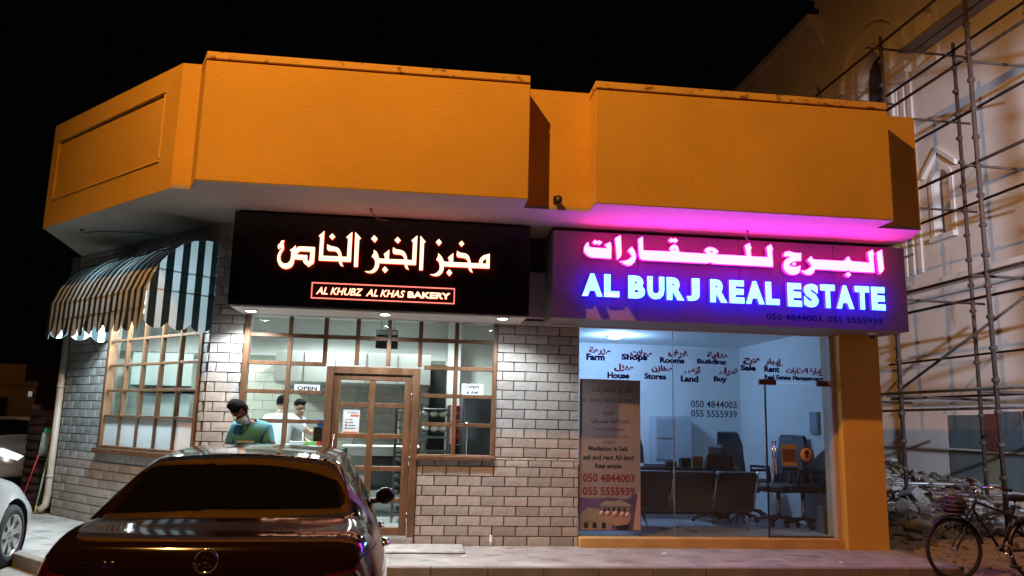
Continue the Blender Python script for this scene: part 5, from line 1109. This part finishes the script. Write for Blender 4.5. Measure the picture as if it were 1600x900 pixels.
def arch_poly(h, grow=0, n=14):
    cy, R2 = .5*(h[0]+h[1]), .5*(h[1]-h[0])+grow
    return [(cy-R2, h[2]), (cy+R2, h[2])]+[(cy+R2*math.cos(math.pi*i/n), h[3]+R2*math.sin(math.pi*i/n)) for i in range(n+1)]
for h in holes:
    d_ = .30 if h[6] is None else .34
    MB().prism(arch_poly(h), X+d_-.1, X+d_, lambda u, q, w2: (w2, u, q)).build('window' if h[6] else 'niche', h[6] or BLDW, vl)
# moulded arch surround and hood
def arch_ring(h, r0, r1, x0_, x1_, name, zfoot=None):
    cy, R2 = .5*(h[0]+h[1]), .5*(h[1]-h[0]); n = 18; mb = MB()
    inn = [(cy+(R2+r0)*math.cos(math.pi*i/n), h[3]+(R2+r0)*math.sin(math.pi*i/n)) for i in range(n+1)]; out_ = [(cy+(R2+r1)*math.cos(math.pi*i/n), h[3]+(R2+r1)*math.sin(math.pi*i/n)) for i in range(n+1)]
    if zfoot is not None: inn = [(inn[0][0], zfoot)]+inn+[(inn[-1][0], zfoot)]; out_ = [(out_[0][0], zfoot)]+out_+[(out_[-1][0], zfoot)]
    for i in range(len(inn)-1): mb.prism([inn[i], inn[i+1], out_[i+1], out_[i]], x0_, x1_, lambda u, q, w2: (w2, u, q))
    return mb.build(name, BLDW, vl)
arch_ring(holes[0], .02, .22, X-.10, X-.001, 'moulding', 9.2); arch_ring(holes[0], .24, .40, X-.12, X-.001, 'moulding', 9.2); arch_ring(holes[0], .85, 1.0, X-.12, X-.001, 'hood_moulding')
arch_ring(holes[1], .02, .12, X-.06, X-.001, 'moulding', 10.35); arch_ring(holes[2], .02, .14, X-.035, X-.001, 'moulding', 6.05)
MB().prism([(5.55, 7.55), (6.14, 8.05), (6.72, 7.55), (6.72, 7.67), (6.14, 8.18), (5.55, 7.67)], X-.09, X-.001, lambda u, q, w2: (w2, u, q)).build('hood_moulding', BLDW, vl)
for b in ((X-.14, X-.001, 5.8, 6.75, 10.18, 10.345), (X-.12, X-.001, 5.7, 6.55, 5.92, 6.045), (X-.20, X-.001, 6.9, 7.65, 10.42, 10.72), (X-.14, X-.001, 6.95, 7.6, 10.25, 10.42)): xb_('sill', b)
for y in (6.95, 7.25, 7.52): xb_('pilaster', (X-.05, X-.001, y, y+.17, 5.3, 10.245))
for b in ((X-.10, X-.001, 13.2, 13.5), (X-.22, X-.001, 13.501, 13.75), (X-.36, X-.001, 13.751, 13.95), (X-.50, X-.001, 13.951, 14.2)): xb_('cornice', (b[0], b[1], 10.95, 30, b[2], b[3]))
for b in ((X-.12, X-.001, 14.1, 14.4), (X-.26, X-.001, 14.401, 14.65), (X-.42, X-.001, 14.651, 14.95)): xb_('cornice', (b[0], b[1], -7, 10.95, b[2], b[3]))
xb_('parapet', (X, X+.35, -7, 10.95, 14.201, 14.95))
for b in ((X-.10, X-.001, 4.40, 4.60), (X-.20, X-.001, 4.601, 4.80), (X-.30, X-.001, 4.801, 5.0)): xb_('string_course', (b[0], b[1], -7, 7.6, b[2], b[3]))
xb_('rear_wall', (X+.36, X+8, 29.7, 30, -.2, 14.2)); xb_('side_wall', (X+.36, X+8, -7, -6.7, -.2, 14.2))
MUR = [(5.42, 6.45, 1.20, 1.91, (.12, .15, .17)), (4.98, 5.38, 1.16, 1.93, (.14, .045, .035)), (4.28, 4.93, 1.18, 1.97, (.11, .14, .17)), (5.40, 6.48, .45, 1.14, (.15, .17, .16)), (4.95, 5.36, .45, 1.11, (.24, .23, .15)), (4.10, 4.91, .40, 1.12, (.16, .19, .19)), (3.2, 4.24, 1.18, 1.98, (.13, .04, .03)), (3.0, 4.06, .40, 1.12, (.14, .16, .16))]
mp = thing('painted_board_mural', 'patchwork of grey, brown and cream rectangular boards on the lower villa wall', 'mural', (X, 5.2, .4))
for a, b, c_, d_, col in MUR: box('board', (X-.02, X-.001, a, b, c_, d_), mat('board %.2f %.2f' % (col[0], col[1]), col, .7, ns=3, na=.15), mp)
# ================================================================== SCAFFOLD
sf_ = thing('scaffold', 'rusty tube scaffold standing in front of the cream villa wall', 'scaffold', (9.8, 3.5, 0))
Y1 = [-3.7, -1.25, 1.19, 3.63, 6.07]; X1, X2 = 9.0, 10.6; LV = [.62, 2.2, 4.05, 5.9, 7.75, 9.2]
def pole(nm, p0, p1, r=.026, m_=RUST): return MB().tube([p0, p1], r, 8).build(nm, m_, sf_)
rg = random.Random(3)
for y in Y1:
    for x in (X1, X2):
        top = 9.4 if y > 2 else 11.5
        if x == X2 and y == 1.19: continue
        m_ = GALV if y > 6 else RUST
        st_ = pole('standard', (x, y, gz(x, y)-.05), (x+rg.uniform(-.03, .03), y+rg.uniform(-.03, .03), top), .036, RUST)
        z = .35
        cp_ = MB()
        while z < top-.1:
            cp_.lathe([(.034, -.04), (.060, -.025), (.060, .025), (.034, .04)], (x, y, z), (0, 0, 1), 8)
            z += .5
        cp_.build('coupler', RUST, st_, kind='stuff')
for z in LV:
    for x in (X1, X2):
        if z < 1: continue
        pole('ledger', (x, -4.2, z+.02), (x, 6.4 if z < 9 else 6.2, z+.03), .028, RUST if z > 2.5 else GALV)
    for y in Y1[1:]: pole('transom', (X1-.25, y+.05, z-.03), (X2+.3, y+.05, z-.05), .024, RUST if z > 1 else GALV)
pole('guard_rail', (X2, -4.2, 3.0), (X2, 6.4, 3.0), .022); pole('guard_rail', (X1, 3.0, 4.75), (X1, 6.4, 4.72), .022)
pole('brace', (X2, 1.6, 4.2), (X1, 3.63, 2.3)); pole('ledger', (X1+.1, -4, 1.95), (X1+.1, 6.4, 1.9), .024, GALV)
for k_, (px, z) in enumerate(((9.62, 9.27), (9.9, 9.27))): MB().box(px, px+.24, -4.2, 3.98-.1*k_, z, z+.05).build('plank', mat('scaffold plank', (.25, .18, .12), .85, ns=5, na=.3, streak=((16, 1.2, 16), (.12, .08, .05))), sf_, .005)
# ================================================================== RUBBLE
RUB = [mat('grey rubble', (.20, .195, .19), .95, ns=7, na=.35, bump=.5, bs=20), mat('pale rubble', (.34, .33, .31), .95, ns=7, na=.3), mat('brown rubble', (.15, .10, .07), .95, ns=7, na=.3)]
rb = MB(); rr = random.Random(11)
def chunk(mb, x, y, z, s, mi):
    rot = Matrix.Rotation(rr.uniform(0, 6.3), 3, 'Z') @ Matrix.Rotation(rr.uniform(-.8, .8), 3, 'X'); dx, dy, dz_ = s*rr.uniform(.5, 1.2), s*rr.uniform(.4, .9), s*rr.uniform(.15, .55)
    v = [Vector((a*dx*rr.uniform(.7, 1.1), b*dy*rr.uniform(.7, 1.1), c_*dz_*rr.uniform(.7, 1.1))) for a in (-.5, .5) for b in (-.5, .5) for c_ in (-.5, .5)]
    mb.add([tuple(rot @ q+Vector((x, y, z))) for q in v], [(0, 1, 3, 2), (4, 6, 7, 5), (0, 4, 5, 1), (2, 3, 7, 6), (0, 2, 6, 4), (1, 5, 7, 3)], mi)
for i in range(3600):
    if i < 2500: x, y = rr.gauss(9.3, 1.0), rr.gauss(4.2, 1.5)
    else: x, y = rr.uniform(6.5, 11.5), rr.uniform(-2.5, 6.5)
    if x < 6.5 or x > 11.8 or y < -2.6 or y > 8: continue
    s = abs(rr.gauss(.05, .09))+.03
    if i >= 2500: s *= .45
    if i % 3: s *= .6
    chunk(rb, x, y, gz(x, y)+s*.12, min(s, .32), rr.choices((0, 1, 2), (5, 2, 4))[0])
tag(rb.build('rubble', RUB), 'heap of broken grey concrete and stone debris under the scaffold', kind='stuff')
for i, (x, y, s, lb) in enumerate(((8.35, 2.9, .34, 'white hollow concrete block lying at the front of the rubble heap'), (9.0, 3.3, .36, 'grey broken hollow block tilted on top of the rubble heap'))):
    o = MB()
    for b in ((0, .4, 0, .04), (0, .4, .16, .20), (0, .04, .04, .16), (.18, .22, .04, .16), (.36, .40, .04, .16)): o.box(b[0], b[1]-.0005, b[2], b[3]-.0005, 0, .2)
    o = o.build('hollow_block', RUB[1-i], None, .006); o.location = (x, y, gz(x, y)+.13); o.rotation_euler = (R_(55), R_(12), R_(35+60*i)); tag(o, lb, 'block')
bagm = MB().ball((0, 0, 0), .2, 12, 0, (1.3, 1, .45)); o = bagm.build('cement_sack', mat('white sack', (.55, .55, .56), .7, ns=9, na=.15)); o.location = (8.1, 1.9, gz(8.1, 1.9)+.09)
for v_ in o.data.vertices: v_.co *= 1+.22*noise.noise(v_.co*9)
tag(o, 'crumpled white sack lying on the dirt behind the bicycle wheel', 'sack')
# ================================================================== BICYCLE
bk = thing('bicycle', 'old dark bicycle with a front basket leaning beside the end of the pavement', 'bicycle', (6.6, -1.5, -.13))
C1, C2, RW_ = Vector((6.13, -1.52, .225)), Vector((7.15, -1.52, .225)), .345
FRM = mat('black bicycle enamel', (.012, .012, .014), .4); 
for c_ in (C1, C2):
    tr = [(RW_-.022+.023*math.cos(a), .023*math.sin(a)) for a in [2*math.pi*i/8 for i in range(8)]]
    wh = MB().lathe(tr, c_, (0, 1, 0), 44, 0, True).build('wheel', RUBBER, bk)
    MB().lathe([(RW_-.04, -.012), (RW_-.032, -.014), (RW_-.032, .014), (RW_-.04, .012)], c_, (0, 1, 0), 44, 0, True).build('rim', GALV, wh)
    sp = MB()
    for i in range(28):
        a = 2*math.pi*i/28; b = a+(.35 if i % 2 else -.35); sg = .03 if i % 4 < 2 else -.03
        sp.tube([c_+Vector((.022*math.cos(b), sg, .022*math.sin(b))), c_+Vector(((RW_-.038)*math.cos(a), 0, (RW_-.038)*math.sin(a)))], .0016, 4)
    sp.build('spokes', GALV, wh); MB().tube([c_+Vector((0, -.05, 0)), c_+Vector((0, .05, 0))], .022, 10).build('hub', GALV, wh)
    a0, a1 = (.15, 2.3) if c_ is C1 else (.3, 2.9)
    md = MB(); n = 16; vv = []
    for i in range(n+1):
        a = a0+(a1-a0)*i/n
        for yy, dr_ in ((-.035, -.012), (-.018, .004), (.018, .004), (.035, -.012)): vv.append(c_+Vector(((RW_+.022+dr_)*math.cos(a), yy, (RW_+.022+dr_)*math.sin(a))))
    md.add(vv, [(i*4+j, (i+1)*4+j, (i+1)*4+j+1, i*4+j+1) for i in range(n) for j in range(3)], 0, True).build('mudguard', FRM, bk)
HT, HB = Vector((6.45, -1.52, .80)), Vector((6.40, -1.52, .66)); BB = Vector((6.72, -1.52, .20)); ST = Vector((6.93, -1.52, .70))
fr = MB()
for a, b, r in ((HT, HB, .018), (HB, BB, .016), (HT+Vector((0, 0, -.06)), ST+Vector((.0, 0, -.12)), .015), (BB, ST, .015)): fr.tube([a, b], r, 8)
for sg in (-.05, .05): fr.tube([BB+Vector((0, sg*.6, 0)), C2+Vector((0, sg, 0))], .010, 6); fr.tube([ST+Vector((0, sg*.4, -.1)), C2+Vector((0, sg, 0))], .009, 6)
fr.build('frame', FRM, bk)
fk = MB()
for sg in (-.045, .045): fk.tube([HB+Vector((0, sg*.7, 0)), C1.lerp(HB, .35)+Vector((.0, sg, 0)), C1+Vector((0, sg, 0))], .011, 6)
fk.build('fork', FRM, bk)
MB().tube([HT, HT+Vector((.02, 0, .10))], .013, 8).build('stem', CHROME, bk)
hbz = HT+Vector((.02, 0, .11))
hb = MB().tube([hbz+Vector((.20, -.27, -.01)), hbz+Vector((.06, -.24, .015)), hbz+Vector((-.02, -.10, 0)), hbz+Vector((-.02, .10, 0)), hbz+Vector((.06, .24, .015)), hbz+Vector((.20, .27, -.01))], .012, 8).build('handlebar', CHROME, bk)
for sg in (-1, 1): MB().tube([hbz+Vector((.10, sg*.25, .007)), hbz+Vector((.215, sg*.272, -.012))], .018, 8).build('grip', RUBBER, hb); MB().tube([hbz+Vector((.05, sg*.23, -.01)), hbz+Vector((.16, sg*.25, -.045))], .005, 5).build('brake_lever', CHROME, hb)
sd = MB(); sd.prism([(-.13, -.03), (-.10, -.05), (.08, -.10), (.13, -.07), (.13, .07), (.08, .10), (-.10, .05), (-.13, .03)], 0, .07, lambda u, q, w2: (ST.x+u+.02, ST.y+q, ST.z+.06+w2)); sd.build('saddle', BLACK, bk, .02)
MB().tube([ST, ST+Vector((0, 0, .07))], .013, 8).build('seat_post', CHROME, bk)
cr_ = MB()
for yy in (-.06, .06): cr_.tube([(7.0, -1.52+yy, .61), (7.42, -1.52+yy, .61)], .006, 5); cr_.tube([(7.38, -1.52+yy, .61), C2+Vector((0, yy, 0))], .006, 5)
for q in range(5): cr_.tube([(7.03+.09*q, -1.58, .612), (7.03+.09*q, -1.46, .612)], .005, 5)
cr_.build('carrier', GALV, bk)
MB().lathe([(.085, -.004), (.095, -.004), (.095, .004), (.085, .004)], BB+Vector((0, -.055, 0)), (0, 1, 0), 24, 0, True).build('chain_ring', CHROME, bk)
for a_, b_ in (((0, -.06, 0), (.06, -.07, -.15)), ((0, .06, 0), (-.06, .07, .15))): MB().tube([BB+Vector(a_), BB+Vector(b_)], .010, 6).build('crank', CHROME, bk)
for s_, dx in ((-1, (.06, -.15)), (1, (-.06, .15))): MB().box(BB.x+dx[0]-.045, BB.x+dx[0]+.045, BB.y+s_*.12-.04, BB.y+s_*.12+.04, BB.z+dx[1]-.012, BB.z+dx[1]+.012).build('pedal', RUBBER, bk)
bsk = MB(); cxb, cyb = 6.17, -1.52; zt, zb_ = .86, .62
def rim_pts(z, k3): return [(cxb+sx_*.15*k3, cyb+sy_*.18*k3, z) for sx_, sy_ in ((-1, -1), (1, -1), (1, 1), (-1, 1), (-1, -1))]
for i in range(6): z = zb_+(zt-zb_)*i/5; bsk.tube(rim_pts(z, .78+.22*i/5), .005 if i < 5 else .008, 5)
for i in range(28):
    u = i/7.; e_ = int(u); f_ = u-e_; A_, B_ = rim_pts(zt, 1), rim_pts(zb_, .78); p = Vector(A_[e_]).lerp(Vector(A_[e_+1]), f_); q = Vector(B_[e_]).lerp(Vector(B_[e_+1]), f_); bsk.tube([p, q], .003, 4)
bsk.box(cxb-.115, cxb+.115, cyb-.138, cyb+.138, zb_-.004, zb_+.004); bsk.build('basket', DSTEEL, bk)
lp = MB().ball((0, 0, 0), .125, 10, 0, (1.05, 1.2, .95)); o = lp.build('shopping_bag', mat('dark red bag', (.045, .013, .012), .6, ns=8, na=.5)); o.location = (6.17, -1.52, .71)
for v_ in o.data.vertices: v_.co *= 1+.2*noise.noise(v_.co*14)
tag(o, 'dark red bag lying in the bicycle basket', 'bag')
MB().tube([(7.02, -1.52, .20), (7.12, -1.70, -.11)], .008, 6).build('kickstand', GALV, bk)

for i, (x, y, lb) in enumerate(((.62, -.78, 'small white paper scrap on the pavement by the door step'), (3.05, -.55, 'small white paper scrap on the pavement below the estate poster'), (5.0, -1.1, 'small white paper scrap near the right end of the pavement kerb'), (-3.1, -.55, 'small white paper scrap on the pavement beside the black car'))):
    a = .35*i; o = MB().add([(-.03, -.02, .002), (.035, -.015, .004), (.03, .022, .014), (-.025, .02, .003), (0, 0, .010)], [(0, 1, 4), (1, 2, 4), (2, 3, 4), (3, 0, 4)]).build('paper_scrap', PAPER); o.location = (x, y, .001); o.rotation_euler = (0, 0, a); tag(o, lb, 'litter')
for i, (p0, p1, lb) in enumerate((((8.0, 1.2, .12), (10.3, 2.5, .30), 'long dark timber lying across the dirt under the scaffold'),)):
    v0, v1 = Vector(p0), Vector(p1); tag(MB().tube([v0, v0.lerp(v1, .5)+Vector((0, 0, .02)), v1], .035-.01*i, 4, smooth=False).build('timber', LOG), lb, 'timber')
